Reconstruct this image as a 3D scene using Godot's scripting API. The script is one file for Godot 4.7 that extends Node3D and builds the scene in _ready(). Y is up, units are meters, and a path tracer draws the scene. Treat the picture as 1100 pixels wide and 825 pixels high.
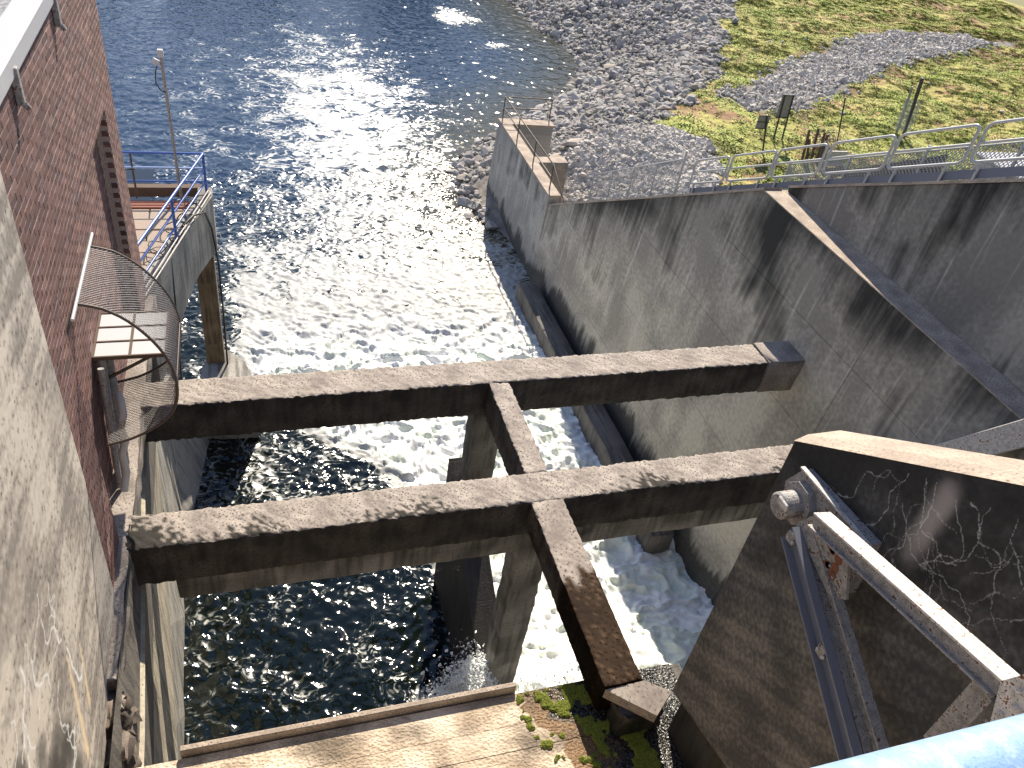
extends Node3D
# A dam's stilling basin seen from the dam crest: y up, metres, the river flows towards -z.

var M := {}                 # materials by name
var counts := {}            # how often a name was used under a parent
var uvf := []               # planar texture mapping of the mesh being built: [origin, axis u / length, axis v / length]
var tone := Color.WHITE     # vertex colour of the mesh being built
var jit := FastNoiseLite.new()
var base_of := {}
var tint = null       # changes the vertex colours of rough_block

# ------------------------------------------------------------------ mesh helpers
func begin() -> SurfaceTool:
	var s := SurfaceTool.new()
	s.begin(Mesh.PRIMITIVE_TRIANGLES)
	s.set_smooth_group(-1)
	return s

func vert(s: SurfaceTool, p: Vector3) -> void:
	if uvf.size() == 3:
		var d: Vector3 = p - uvf[0]
		s.set_uv(Vector2(d.dot(uvf[1]), d.dot(uvf[2])))
	s.set_color(tone)
	s.add_vertex(p)

func tri(s: SurfaceTool, a: Vector3, b: Vector3, c: Vector3, n: Vector3) -> void:
	vert(s, a)
	if (b - a).cross(c - a).dot(n) > 0.0:
		vert(s, c); vert(s, b)
	else:
		vert(s, b); vert(s, c)

func quad(s: SurfaceTool, a: Vector3, b: Vector3, c: Vector3, d: Vector3, n: Vector3) -> void:
	tri(s, a, b, c, n)
	tri(s, a, c, d, n)

func hexa(s: SurfaceTool, p: Array) -> void:      # eight corners: four below, four above in the same order
	var mid := Vector3.ZERO
	for q in p: mid += q / 8.0
	for f in [[0, 1, 2, 3], [4, 5, 6, 7], [0, 1, 5, 4], [1, 2, 6, 5], [2, 3, 7, 6], [3, 0, 4, 7]]:
		var a: Vector3 = p[f[0]]; var b: Vector3 = p[f[1]]; var c: Vector3 = p[f[2]]; var d: Vector3 = p[f[3]]
		quad(s, a, b, c, d, (a + b + c + d) / 4.0 - mid)

func box(s: SurfaceTool, a: Vector3, b: Vector3, bev := 0.0, basis := Basis(), at := Vector3.ZERO) -> void:
	# corners a and b, edges cut by bev; then turned by basis and moved to at
	var c := (a + b) / 2.0; var h := ((b - a) / 2.0).abs()
	if bev <= 0.0:
		var q := []
		for y in [-1, 1]:
			for k in [[-1, -1], [1, -1], [1, 1], [-1, 1]]:
				q.append(at + basis * (c + Vector3(h.x * k[0], h.y * y, h.z * k[1])))
		hexa(s, q)
		return
	var mid := at + basis * c
	var i := h - Vector3.ONE * bev
	var P := func(x, y, z, ax):
		var v := Vector3(x * i.x, y * i.y, z * i.z)
		if ax == 0: v.x = x * h.x
		elif ax == 1: v.y = y * h.y
		else: v.z = z * h.z
		return at + basis * (c + v)
	for ax in 3:
		for e in [-1, 1]:
			var r := []
			for k in [[-1, -1], [1, -1], [1, 1], [-1, 1]]:
				var v := [0, 0, 0]
				v[ax] = e; v[(ax + 1) % 3] = k[0]; v[(ax + 2) % 3] = k[1]
				r.append(P.call(v[0], v[1], v[2], ax))
			quad(s, r[0], r[1], r[2], r[3], (r[0] + r[2]) / 2.0 - mid)
		var b1: int = (ax + 1) % 3; var b2: int = (ax + 2) % 3
		for k in [[-1, -1], [1, -1], [1, 1], [-1, 1]]:
			var v0 := [0, 0, 0]; var v1 := [0, 0, 0]
			v0[ax] = -1; v1[ax] = 1
			for v in [v0, v1]:
				v[b1] = k[0]; v[b2] = k[1]
			var a0: Vector3 = P.call(v0[0], v0[1], v0[2], b1); var a1: Vector3 = P.call(v1[0], v1[1], v1[2], b1)
			var c0: Vector3 = P.call(v0[0], v0[1], v0[2], b2); var c1: Vector3 = P.call(v1[0], v1[1], v1[2], b2)
			quad(s, a0, a1, c1, c0, (a0 + c1) / 2.0 - mid - (basis.orthonormalized()[ax] * (((a0 + c1) / 2.0 - mid).dot(basis[ax]))))
	for x in [-1, 1]:
		for y in [-1, 1]:
			for z in [-1, 1]:
				var a0: Vector3 = P.call(x, y, z, 0); var b0: Vector3 = P.call(x, y, z, 1); var c0: Vector3 = P.call(x, y, z, 2)
				tri(s, a0, b0, c0, (a0 + b0 + c0) / 3.0 - mid)

func bar(s: SurfaceTool, a: Vector3, b: Vector3, w: float, h: float, bev := 0.0, up := Vector3.UP) -> void:   # a box from a to b, w wide and h high
	var d := (b - a).normalized()
	if absf(d.dot(up)) > 0.98: up = Vector3.RIGHT
	var x := d.cross(up).normalized()
	var y := x.cross(d)
	var L := a.distance_to(b)
	box(s, Vector3(-w / 2, -h / 2, 0), Vector3(w / 2, h / 2, L), bev, Basis(x, y, d), a)

func prism(s: SurfaceTool, poly: Array, e: Vector3) -> void:      # a flat polygon pushed along e
	var n := Vector3.ZERO
	for i in poly.size():
		n += (poly[i] - poly[0]).cross(poly[(i + 1) % poly.size()] - poly[0])
	n = n.normalized()
	var u: Vector3 = (poly[1] - poly[0]).normalized(); var v := n.cross(u)
	var flat := PackedVector2Array()
	for p in poly: flat.append(Vector2((p - poly[0]).dot(u), (p - poly[0]).dot(v)))
	var t := Geometry2D.triangulate_polygon(flat)
	for i in range(0, t.size(), 3):
		tri(s, poly[t[i]], poly[t[i + 1]], poly[t[i + 2]], -e)
		tri(s, poly[t[i]] + e, poly[t[i + 1]] + e, poly[t[i + 2]] + e, e)
	for i in poly.size():
		var a: Vector3 = poly[i]; var b: Vector3 = poly[(i + 1) % poly.size()]
		quad(s, a, b, b + e, a + e, (b - a).cross(n))

func tube(s: SurfaceTool, pts: Array, r: float, sides := 8, caps := true) -> void:
	var rings := []
	var side := Vector3.ZERO
	for i in pts.size():
		var d: Vector3 = (pts[mini(i + 1, pts.size() - 1)] - pts[maxi(i - 1, 0)]).normalized()
		if i == 0: side = d.cross(Vector3.UP if absf(d.y) < 0.9 else Vector3.RIGHT).normalized()
		side = (side - d * side.dot(d)).normalized()
		var other := d.cross(side)
		var ring := []
		for k in sides:
			var a := TAU * k / sides
			ring.append(pts[i] + (side * cos(a) + other * sin(a)) * r)
		rings.append(ring)
	s.set_smooth_group(1 if sides > 4 else -1)
	for i in pts.size() - 1:
		for k in sides:
			var k2 := (k + 1) % sides
			var a: Vector3 = rings[i][k]; var c: Vector3 = rings[i + 1][k2]
			quad(s, a, rings[i][k2], c, rings[i + 1][k], (a + c) / 2.0 - (pts[i] + pts[i + 1]) / 2.0)
	s.set_smooth_group(-1)
	if caps:
		for e in [0, pts.size() - 1]:
			var out: Vector3 = pts[e] - pts[1 if e == 0 else e - 1]
			for k in range(1, sides - 1): tri(s, rings[e][0], rings[e][k], rings[e][k + 1], out)

func disc(s: SurfaceTool, c: Vector3, axis: Vector3, r: float, L: float, sides := 20, cham := 0.0) -> void:   # a short cylinder from c along axis
	var d := axis.normalized()
	var u := d.cross(Vector3.UP if absf(d.y) < 0.9 else Vector3.RIGHT).normalized(); var v := d.cross(u)
	var rings := [[r, 0.0], [r, L - cham], [r - cham, L]]
	for k in sides:
		var a := TAU * k / sides; var b := TAU * (k + 1) / sides
		var da := u * cos(a) + v * sin(a); var db := u * cos(b) + v * sin(b)
		for i in 2:
			quad(s, c + da * rings[i][0] + d * rings[i][1], c + db * rings[i][0] + d * rings[i][1], c + db * rings[i + 1][0] + d * rings[i + 1][1], c + da * rings[i + 1][0] + d * rings[i + 1][1], da + (d if i == 1 else Vector3.ZERO))
		tri(s, c + d * L, c + da * (r - cham) + d * L, c + db * (r - cham) + d * L, d)
		tri(s, c, c + da * r, c + db * r, -d)

func smooth(t: float, a: float, b: float) -> float:
	var x := clampf((t - a) / (b - a), 0.0, 1.0)
	return x * x * (3.0 - 2.0 * x)

# a weathered concrete block: rounded, chipped edges, uneven faces; dark: tone of its sides, stain and shade both put into the colour, top_stain: patches of black growth along the +z edge of its top
func rough_block(a: Vector3, b: Vector3, cell: float, amp: float, r: float, dark := 1.0, top_stain := 0.0, seed_at := 0.0) -> SurfaceTool:
	var s := SurfaceTool.new()
	s.begin(Mesh.PRIMITIVE_TRIANGLES)
	s.set_smooth_group(0)
	var L := b - a
	var axes := []
	for k in 3:
		var list := [a[k], a[k] + r * 0.35, a[k] + r]
		var n := maxi(1, int((L[k] - 2 * r) / cell))
		for i in range(1, n): list.append(a[k] + r + (L[k] - 2 * r) * i / n)
		list.append_array([b[k] - r, b[k] - r * 0.35, b[k]])
		axes.append(list)
	for ax in 3:
		var u: int = (ax + 1) % 3; var v: int = (ax + 2) % 3
		var U: Array = axes[u]; var V: Array = axes[v]
		for e in 2:
			var grid := []; var cols := []
			for j in V.size():
				for i in U.size():
					var p := Vector3.ZERO
					p[ax] = (a if e == 0 else b)[ax]; p[u] = U[i]; p[v] = V[j]
					var q := Vector3(clampf(p.x, a.x + r, b.x - r), clampf(p.y, a.y + r, b.y - r), clampf(p.z, a.z + r, b.z - r))
					var o := p - q
					if o.length() > 0.0001: p = q + o.normalized() * minf(o.length(), r)
					var w := p * 2.3 + Vector3.ONE * seed_at
					var chip := jit.get_noise_3dv(w * 9.0)
					var d := Vector3(jit.get_noise_3dv(w * 4.0), jit.get_noise_3dv(w * 4.0 + Vector3(31, 7, 3)), jit.get_noise_3dv(w * 4.0 + Vector3(5, 57, 11))) * amp
					if o.length() > r * 1.02 and chip > 0.12: d -= o.normalized() * (chip - 0.12) * r * 1.6
					grid.append(p + d)
					var c := 1.0
					if ax == 1 and e == 1:
						if top_stain > 0.0:
							var m := jit.get_noise_2d(p.x * 5.0 + seed_at, p.z * 8.0) * 0.6 + jit.get_noise_2d(p.x * 12.0 + seed_at, p.z * 15.0) * 0.5 + jit.get_noise_2d(p.x * 0.55 + seed_at, 4.0) * 1.1 + 0.9 * smooth(-p.x, -0.3, 1.6)
							c = lerpf(1.0, 0.09, smooth(m + top_stain - (b.z - p.z) * 2.6, 0.16, 0.24))
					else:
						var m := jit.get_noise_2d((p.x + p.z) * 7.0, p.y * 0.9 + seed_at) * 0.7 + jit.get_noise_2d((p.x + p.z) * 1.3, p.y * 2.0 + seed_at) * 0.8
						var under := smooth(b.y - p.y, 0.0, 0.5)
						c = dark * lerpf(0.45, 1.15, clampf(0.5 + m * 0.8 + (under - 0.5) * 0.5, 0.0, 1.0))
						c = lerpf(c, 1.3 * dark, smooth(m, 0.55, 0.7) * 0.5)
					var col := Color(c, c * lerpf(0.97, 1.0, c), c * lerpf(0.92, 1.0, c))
					cols.append(tint.call(p, col) if tint != null else col)
			for j in V.size() - 1:
				for i in U.size() - 1:
					var k := [j * U.size() + i, j * U.size() + i + 1, (j + 1) * U.size() + i + 1, (j + 1) * U.size() + i]
					var order := [0, 2, 1, 0, 3, 2] if e == 1 else [0, 1, 2, 0, 2, 3]
					for t in order:
						s.set_color(cols[k[t]])
						s.add_vertex(grid[k[t]])
	return s

# ------------------------------------------------------------------ scene helpers
func numbered(parent: Node, called: String) -> String:
	var key := "%d/%s" % [parent.get_instance_id(), called]
	var n: int = counts.get(key, 0)
	counts[key] = n + 1
	return called if n == 0 else "%s_%03d" % [called, n]

func tag(o: Node, label: String, category: String, group := "") -> Node:
	o.set_meta("label", label); o.set_meta("category", category)
	if group: o.set_meta("group", group)
	return o

func thing(called: String, label: String, category: String, at: Vector3, group := "") -> Node3D:
	var o := Node3D.new()
	o.name = numbered(self, called)
	add_child(o)
	o.position = at
	base_of[o] = at
	tag(o, label, category, group)
	return o

func structure(o: Node) -> Node:
	o.set_meta("kind", "structure")
	return o

func put(called: String, mesh: Mesh, m: Material, parent: Node = self, at := Transform3D()) -> MeshInstance3D:
	var o := MeshInstance3D.new()
	o.name = numbered(parent, called)
	o.mesh = mesh
	if m: o.material_override = m
	parent.add_child(o)
	o.transform = at
	if base_of.has(parent): o.position -= base_of[parent]      # meshes are built in world positions
	base_of[o] = Vector3.ZERO
	return o

func obj(called: String, s: SurfaceTool, m: Material, parent: Node = self) -> MeshInstance3D:
	s.generate_normals()
	return put(called, s.commit(), m, parent)

func many(called: String, mesh: Mesh, m: Material, at: Array, cols: Array, parent: Node = self) -> MultiMeshInstance3D:
	var mm := MultiMesh.new()
	mm.transform_format = MultiMesh.TRANSFORM_3D
	mm.use_colors = cols.size() > 0
	mm.mesh = mesh
	mm.instance_count = at.size()
	for i in at.size():
		mm.set_instance_transform(i, at[i])
		if cols.size() > 0: mm.set_instance_color(i, cols[i])
	var o := MultiMeshInstance3D.new()
	o.name = numbered(parent, called)
	o.multimesh = mm
	o.material_override = m
	o.set_meta("kind", "stuff")
	parent.add_child(o)
	if base_of.has(parent): o.position = -base_of[parent]
	return o

# ------------------------------------------------------------------ textures
func nimg(w: int, h: int, freq: float, oct: int, sd: int, kind := FastNoiseLite.TYPE_SIMPLEX_SMOOTH, cell := -1) -> PackedByteArray:
	var n := FastNoiseLite.new()
	n.noise_type = kind
	n.frequency = freq
	n.seed = sd
	n.fractal_octaves = oct
	n.fractal_type = FastNoiseLite.FRACTAL_FBM if oct > 1 else FastNoiseLite.FRACTAL_NONE
	if cell >= 0: n.cellular_return_type = cell
	var im := n.get_seamless_image(w, h)
	im.convert(Image.FORMAT_L8)
	return im.get_data()

func streaks(w: int, h: int, sd: int, stretch: int, freq: float) -> PackedByteArray:     # noise drawn out downwards
	var n := FastNoiseLite.new()
	n.frequency = freq
	n.seed = sd
	n.fractal_octaves = 4
	var im := n.get_seamless_image(w, maxi(4, h / stretch))
	im.convert(Image.FORMAT_L8)
	im.resize(w, h, Image.INTERPOLATE_CUBIC)
	return im.get_data()

func texture(w: int, h: int, d: PackedByteArray, f := Image.FORMAT_RGB8) -> ImageTexture:
	return ImageTexture.create_from_image(Image.create_from_data(w, h, false, f, d))

func bump(w: int, h: int, d: PackedByteArray, k: float) -> ImageTexture:
	var im := Image.create_from_data(w, h, false, Image.FORMAT_L8, d)
	im.convert(Image.FORMAT_RGBA8)
	im.bump_map_to_normal_map(k)
	return ImageTexture.create_from_image(im)

func srgb(lin: Color) -> Color:
	return lin.linear_to_srgb()

func mat(called: String, lin: Color, rough := 0.9, metal := 0.0, vc := false) -> StandardMaterial3D:
	var m := StandardMaterial3D.new()
	m.albedo_color = srgb(lin)
	m.roughness = rough
	m.metallic = metal
	m.vertex_color_use_as_albedo = vc
	M[called] = m
	return m

func tiled(m: StandardMaterial3D, albedo: Texture2D, nrm: Texture2D, size: float, strength := 1.0) -> StandardMaterial3D:
	m.uv1_triplanar = true
	m.uv1_world_triplanar = true
	m.uv1_scale = Vector3.ONE / size
	if albedo: m.albedo_texture = albedo
	if nrm:
		m.normal_enabled = true
		m.normal_texture = nrm
		m.normal_scale = strength
	return m

# concrete that tiles: broad tone, fine grain, dark pits, pale specks, drawn-out stains; a, b are linear base colours
func concrete(w: int, sd: int, a: Color, b: Color, pits: float, streak: float, boards: int) -> Array:
	var n1 := nimg(w, w, 3.0 / w, 4, sd)
	var n2 := nimg(w, w, 40.0 / w, 4, sd + 1)
	var n3 := nimg(w, w, 55.0 / w, 1, sd + 2, FastNoiseLite.TYPE_CELLULAR, FastNoiseLite.RETURN_DISTANCE)
	var st := streaks(w, w, sd + 3, 12, 14.0 / w)
	var d := PackedByteArray(); d.resize(w * w * 3)
	var h := PackedByteArray(); h.resize(w * w)
	var A := srgb(a); var B := srgb(b)
	var pt := 60.0 * pits
	for y in w:
		var line := 0.0
		if boards > 0:
			var ph := fmod(float(y) * boards / w, 1.0)
			line = 1.0 if ph < 0.035 else 0.0
		for x in w:
			var i := y * w + x
			var f := n1[i] / 255.0
			var g := n2[i] / 255.0
			var t := clampf((f - 0.5) * 1.3 + (g - 0.5) * 0.8 + 0.5 - line * 0.25, 0.0, 1.0)
			var k := 1.0
			var hh := 120.0 + (g - 0.5) * 110.0 + (f - 0.5) * 40.0 - line * 50.0
			if n3[i] < pt * (0.2 + 1.5 * f) and n2[i] < 118:
				k = 0.5
				hh -= 70.0
			k *= 1.0 - streak * clampf((st[i] / 255.0 - 0.45) * 2.6, 0.0, 1.0)
			d[i * 3] = int(clampf((A.r + (B.r - A.r) * t) * k * 255.0, 0, 255))
			d[i * 3 + 1] = int(clampf((A.g + (B.g - A.g) * t) * k * 255.0, 0, 255))
			d[i * 3 + 2] = int(clampf((A.b + (B.b - A.b) * t) * k * 255.0, 0, 255))
			h[i] = int(clampf(hh, 0, 255))
	return [texture(w, w, d), bump(w, w, h, 5.0)]

# ------------------------------------------------------------------ the lie of the land
const SHORE := [Vector2(20, -140), Vector2(22, -100), Vector2(23, -71), Vector2(23.1, -64), Vector2(24, -61), Vector2(24.2, -56), Vector2(22.3, -51.8), Vector2(19.5, -48), Vector2(14.5, -43.5), Vector2(11.25, -39.4), Vector2(9.6, -35.5), Vector2(9.9, -32.3), Vector2(10.9, -29.5), Vector2(11.6, -25)]
const TURF := [Vector2(70, -130), Vector2(60, -95), Vector2(47.6, -75.2), Vector2(39.4, -63.1), Vector2(32.1, -51.6), Vector2(26.8, -42.5), Vector2(24.1, -40.2), Vector2(19.9, -36.1), Vector2(20.8, -34), Vector2(21.4, -32.8), Vector2(20.5, -30), Vector2(18.5, -27), Vector2(18, -20)]
const PATH := [Vector2(25.9, -40.8), Vector2(29.3, -42.0), Vector2(32.9, -45.3), Vector2(37.2, -48.5), Vector2(46.2, -54.4), Vector2(53.8, -56.8), Vector2(59.5, -56), Vector2(63, -55.3), Vector2(57.5, -53.4), Vector2(53.6, -51.5), Vector2(44.4, -47.8), Vector2(35.9, -42.2), Vector2(30.0, -38.1), Vector2(27.6, -38.3)]

func beside(line: Array, p: Vector2) -> float:       # signed distance from a line, positive on its land side
	var best := 1e9
	var sgn := 1.0
	for i in line.size() - 1:
		var a: Vector2 = line[i]
		var ab: Vector2 = line[i + 1] - a
		var ap := p - a
		var t := clampf(ap.dot(ab) / ab.length_squared(), 0.0, 1.0)
		var d := (ap - ab * t).length_squared()
		if d < best:
			best = d
			sgn = -1.0 if ab.cross(ap) > 0.0 else 1.0
	return sqrt(best) * sgn

func ground_y(x: float, z: float, d: float) -> float:
	var n := jit.get_noise_2d(x * 0.22, z * 0.22) * 0.25 + jit.get_noise_2d(x * 0.9, z * 0.9) * 0.06
	var top := 3.3 + 0.022 * maxf(d - 8.0, 0.0)
	var slope := 0.46 * d - 0.1
	var k := 0.8
	var hh := clampf(0.5 + 0.5 * (top - slope) / k, 0.0, 1.0)
	var y := lerpf(top, slope, hh) - k * hh * (1.0 - hh)
	return maxf(y + n * smooth(d, -2.0, 3.0), -3.0)

func foam_glint_share(x: float, z: float) -> float:         # how much of the water is white: foam plus painted sun glitter
	var xl := -2.2
	var was := Vector2(-13.0, 4.2)
	for q in [Vector2(-15.5, 3.7), Vector2(-17.2, 2.7), Vector2(-18.6, 0.9), Vector2(-20.5, -0.6), Vector2(-36.0, -2.2)]:
		if z > q.x:
			xl = lerpf(was.y, q.y, clampf((was.x - z) / (was.x - q.x), 0.0, 1.0))
			break
		was = q
	var far := 1.0
	if z < -21.0:
		var t := -21.0 - z
		if t < 4.0: far = lerpf(1.0, 0.62, t / 4.0)
		elif t < 10.0: far = lerpf(0.62, 0.46, (t - 4.0) / 6.0)
		elif t < 27.0: far = lerpf(0.46, 0.48, (t - 10.0) / 17.0)  # held high: the sun's glare down the middle is whitened in
		elif t < 40.0: far = lerpf(0.48, 0.25, (t - 27.0) / 13.0)
		else: far = lerpf(0.25, 0.1, minf(1.0, (t - 40.0) / 12.0))
	var a := smooth(x, xl - 1.0, xl + 1.0)
	var d := far * a
	if z < -25.0:
		var off := (x - 5.3) / 6.2
		d = lerpf(d, far * exp(-off * off * 0.8), smooth(-z, 25.0, 36.0))
		d = maxf(d, 0.29 * exp(-pow((x - 2.0) / 13.0, 2.0)) * (1.0 - smooth(-z, 50.0, 68.0)))  # scattered flecks: sun sparkle put in as foam colour
		d = maxf(d, 0.5 * exp(-pow((x - 16.6) / 2.2, 2.0) - pow((z + 66.0) / 3.2, 2.0)))
		d = maxf(d, 0.42 * exp(-pow((x - 18.2) / 1.3, 2.0) - pow((z + 58.6) / 1.5, 2.0)))
	else:
		var side := lerpf(0.22, 0.34, smooth(-z, 12.0, 19.0))
		if x < -0.5 and z < -21.0: side = 0.28
		d = maxf(d, side * (1.0 - a))
		d = maxf(d, 1.05 - 0.55 * Vector2((x - 4.0) / 1.1, (z + 8.6) / 0.8).length())
	return d

func wave(x: float, z: float) -> float:
	var d := foam_glint_share(x, z)
	var t := smooth(d, 0.4, 1.0) * smooth(z, -36.0, -22.0)
	var y := 0.03 * jit.get_noise_2d(x * 0.7, z * 0.9) + 0.02 * jit.get_noise_2d(x * 1.9 + 9.0, z * 2.6) + 0.011 * jit.get_noise_2d(x * 4.6, z * 6.0 + 31.0)
	y += 0.012 * jit.get_noise_2d(x * 3.1 + 5.0, z * 4.4 + 61.0)
	y += (1.25 + 0.3 * jit.get_noise_2d(x * 3.0, z * 3.0)) * exp(-pow((x - 4.0) / 0.8, 2.0) - pow((z + 8.35) / 0.5, 2.0))
	if z > -37.0: y += 0.006 * jit.get_noise_2d(x * 11.0, z * 13.0) + 0.02 * jit.get_noise_2d(x * 2.9 + 40.0, z * 3.3)
	if t > 0.0:
		var wx := x + 0.35 * jit.get_noise_2d(x * 0.8, z * 0.8 + 70.0)
		var wz := z + 0.35 * jit.get_noise_2d(x * 0.8 + 50.0, z * 0.8)
		var r1 := 1.0 - absf(jit.get_noise_2d(wx * 0.55, wz * 0.7))
		var r2 := 1.0 - absf(jit.get_noise_2d(wx * 1.5 + 17.0, wz * 1.8))
		y += t * (0.26 * (r1 - 0.6) + 0.13 * (r2 - 0.6) + 0.05 * jit.get_noise_2d(wx * 4.5, wz * 5.0) + 0.02 * jit.get_noise_2d(wx * 12.0, wz * 12.0))
		y += t * 0.95 * smooth(z, -11.5, -7.5) * smooth(x, 3.9, 5.2)
	return y

func sheet(x0: float, x1: float, z0: float, z1: float, cell: float, f: Callable) -> ArrayMesh:
	var nx := int((x1 - x0) / cell) + 1; var nz := int((z1 - z0) / cell) + 1
	var v := PackedVector3Array(); var uv := PackedVector2Array(); var nr := PackedVector3Array(); var ix := PackedInt32Array()
	v.resize(nx * nz); uv.resize(nx * nz); nr.resize(nx * nz)
	for j in nz:
		for i in nx:
			var x := lerpf(x0, x1, float(i) / (nx - 1)); var z := lerpf(z0, z1, float(j) / (nz - 1))
			v[j * nx + i] = Vector3(x, f.call(x, z), z)
			uv[j * nx + i] = Vector2(float(i) / (nx - 1), float(j) / (nz - 1))
	for j in nz:
		for i in nx:
			var a := v[j * nx + maxi(i - 1, 0)]; var b := v[j * nx + mini(i + 1, nx - 1)]
			var c := v[maxi(j - 1, 0) * nx + i]; var d := v[mini(j + 1, nz - 1) * nx + i]
			nr[j * nx + i] = (d - c).cross(b - a).normalized()
	for j in nz - 1:
		for i in nx - 1:
			var k := j * nx + i
			ix.append_array([k, k + 1, k + nx + 1, k, k + nx + 1, k + nx])
	var arr := []
	arr.resize(Mesh.ARRAY_MAX)
	arr[Mesh.ARRAY_VERTEX] = v; arr[Mesh.ARRAY_NORMAL] = nr; arr[Mesh.ARRAY_TEX_UV] = uv; arr[Mesh.ARRAY_INDEX] = ix
	var m := ArrayMesh.new()
	m.add_surface_from_arrays(Mesh.PRIMITIVE_TRIANGLES, arr)
	return m

# foam, painted glitter and open water: [colour, roughness] over x0..x1, z0..z1
func water_maps(w: int, h: int, x0: float, x1: float, z0: float, z1: float, px: float, deep: Color) -> Array:
	var lace := nimg(1024, 1024, 1.0 / 42.0, 1, 5, FastNoiseLite.TYPE_CELLULAR, FastNoiseLite.RETURN_DISTANCE2_SUB)
	var big := nimg(1024, 1024, 1.0 / 170.0, 4, 8)
	var fine := nimg(1024, 1024, 1.0 / 20.0, 4, 9)
	var c := PackedByteArray(); c.resize(w * h * 3)
	var r := PackedByteArray(); r.resize(w * h)
	var share := []           # the share of foam and painted glitter on a coarse grid
	var gx := 64; var gz := 96
	for j in gz + 1:
		for i in gx + 1:
			share.append(foam_glint_share(lerpf(x0, x1, float(i) / gx), lerpf(z0, z1, float(j) / gz)))
	var sh := PackedFloat32Array(share)
	var shore := PackedFloat32Array()
	for j in gz + 1:
		for i in gx + 1:
			shore.append(beside(SHORE, Vector2(lerpf(x0, x1, float(i) / gx), lerpf(z0, z1, float(j) / gz))))
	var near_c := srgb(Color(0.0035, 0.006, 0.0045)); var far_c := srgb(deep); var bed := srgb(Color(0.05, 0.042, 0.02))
	var sx := (x1 - x0) / w / px; var sz := (z1 - z0) / h / px
	for y in h:
		var gy := float(y) / h * gz
		var jy := int(gy); gy -= jy
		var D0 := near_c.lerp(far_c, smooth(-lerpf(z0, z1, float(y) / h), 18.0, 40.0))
		for x in w:
			var g := float(x) / w * gx
			var jx := int(g); g -= jx
			var k := jy * (gx + 1) + jx
			var s := lerpf(lerpf(sh[k], sh[k + 1], g), lerpf(sh[k + gx + 1], sh[k + gx + 2], g), gy)
			var u := int(x * sx * 0.72); var v := int(y * sz)
			var b := big[((v * 3 / 4) & 1023) * 1024 + (u & 1023)]
			var wu := u + ((b - 128) >> 1); var wv := (v + ((big[((v + 400) & 1023) * 1024 + ((u + 300) & 1023)] - 128) >> 1))
			var f := fine[(wv & 1023) * 1024 + (wu & 1023)]
			var l := 255 - lace[(wv & 1023) * 1024 + (wu & 1023)]
			var n := (l * 0.38 + b * 0.3 + f * 0.42 - 14.0) / 255.0
			var t := clampf((n - (1.0 - s * 1.02) + 0.09) / 0.2, 0.0, 1.0)
			if s > 0.85: t = maxf(t, clampf((s - 0.68) * 5.0, 0.0, 0.97))
			var wh := lerpf(0.84, 0.96, f / 255.0)
			var gr := lerpf(0.0, 0.03, clampf((150.0 - b) / 60.0, 0.0, 1.0)) * clampf((s - 0.7) * 4.0, 0.0, 1.0)
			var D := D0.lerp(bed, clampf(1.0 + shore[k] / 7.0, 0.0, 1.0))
			var body := clampf((s - 0.62) * 3.0, 0.0, 1.0)
			wh = lerpf(wh * 0.72, wh, body)
			t *= lerpf(0.9, 1.0, body)
			var i := (y * w + x)
			c[i * 3] = int((D.r + (wh - gr * 1.4 - D.r) * t) * 255.0)
			c[i * 3 + 1] = int((D.g + (wh - gr * 0.7 - D.g) * t) * 255.0)
			c[i * 3 + 2] = int((D.b + (wh * 0.985 - gr * 1.9 - D.b) * t) * 255.0)
			r[i] = int((0.07 + 0.6 * t) * 255.0)
	return [texture(w, h, c), texture(w, h, r, Image.FORMAT_L8)]

# a stained wall face seen as one picture: z0..z1 along it, y0..y1 up it; below(z) is the height of the edge that the black growth hangs from
func wall_face(w: int, h: int, z0: float, z1: float, y0: float, y1: float, sd: int, below: Callable, growth: Callable, a: Color, b: Color, foot: float) -> ImageTexture:
	var st := streaks(1024, 1024, sd, 22, 60.0 / 1024)
	var wide := streaks(1024, 1024, sd + 4, 7, 13.0 / 1024)
	var fine := nimg(1024, 1024, 90.0 / 1024, 3, sd + 1)
	var big := nimg(1024, 1024, 5.0 / 1024, 4, sd + 2)
	var c := PackedByteArray(); c.resize(w * h * 3)
	var A := srgb(a); var B := srgb(b)
	for x in w:
		var z := lerpf(z0, z1, float(x) / w)
		var top: float = below.call(z)
		var gr: float = growth.call(z)
		for y in h:
			var hy := lerpf(y1, y0, float(y) / h)
			var k := (y & 1023) * 1024 + (x & 1023)
			var t := clampf(0.5 + (big[k] - 128) / 110.0 + (fine[k] - 128) / 420.0 + (wide[k] - 128) / 300.0, 0.0, 1.0)
			var depth := top - hy
			var m := (st[k] - 128) / 230.0 + (wide[k] - 128) / 170.0 + (big[k] - 128) / 85.0
			var black := clampf(m * 0.55 + gr - depth * 0.36, 0.0, 1.0)
			black = maxf(black, clampf(m * 0.8 + 0.7 - (hy - foot) * 1.6, 0.0, 0.75))
			var pale := clampf((st[k] - 178) / 50.0, 0.0, 1.0) * 0.3 * clampf(1.4 - depth * 0.25, 0.0, 1.0)
			var v := (1.0 - black * 0.74) * (0.94 + 0.12 * (fine[k] / 255.0))
			var i := (y * w + x) * 3
			c[i] = int(clampf((A.r + (B.r - A.r) * t) * v + pale * 0.5, 0.0, 1.0) * 255.0)
			c[i + 1] = int(clampf((A.g + (B.g - A.g) * t) * v + pale * 0.5, 0.0, 1.0) * 255.0)
			c[i + 2] = int(clampf((A.b + (B.b - A.b) * t) * v + pale * 0.49, 0.0, 1.0) * 255.0)
	return texture(w, h, c)

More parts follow.
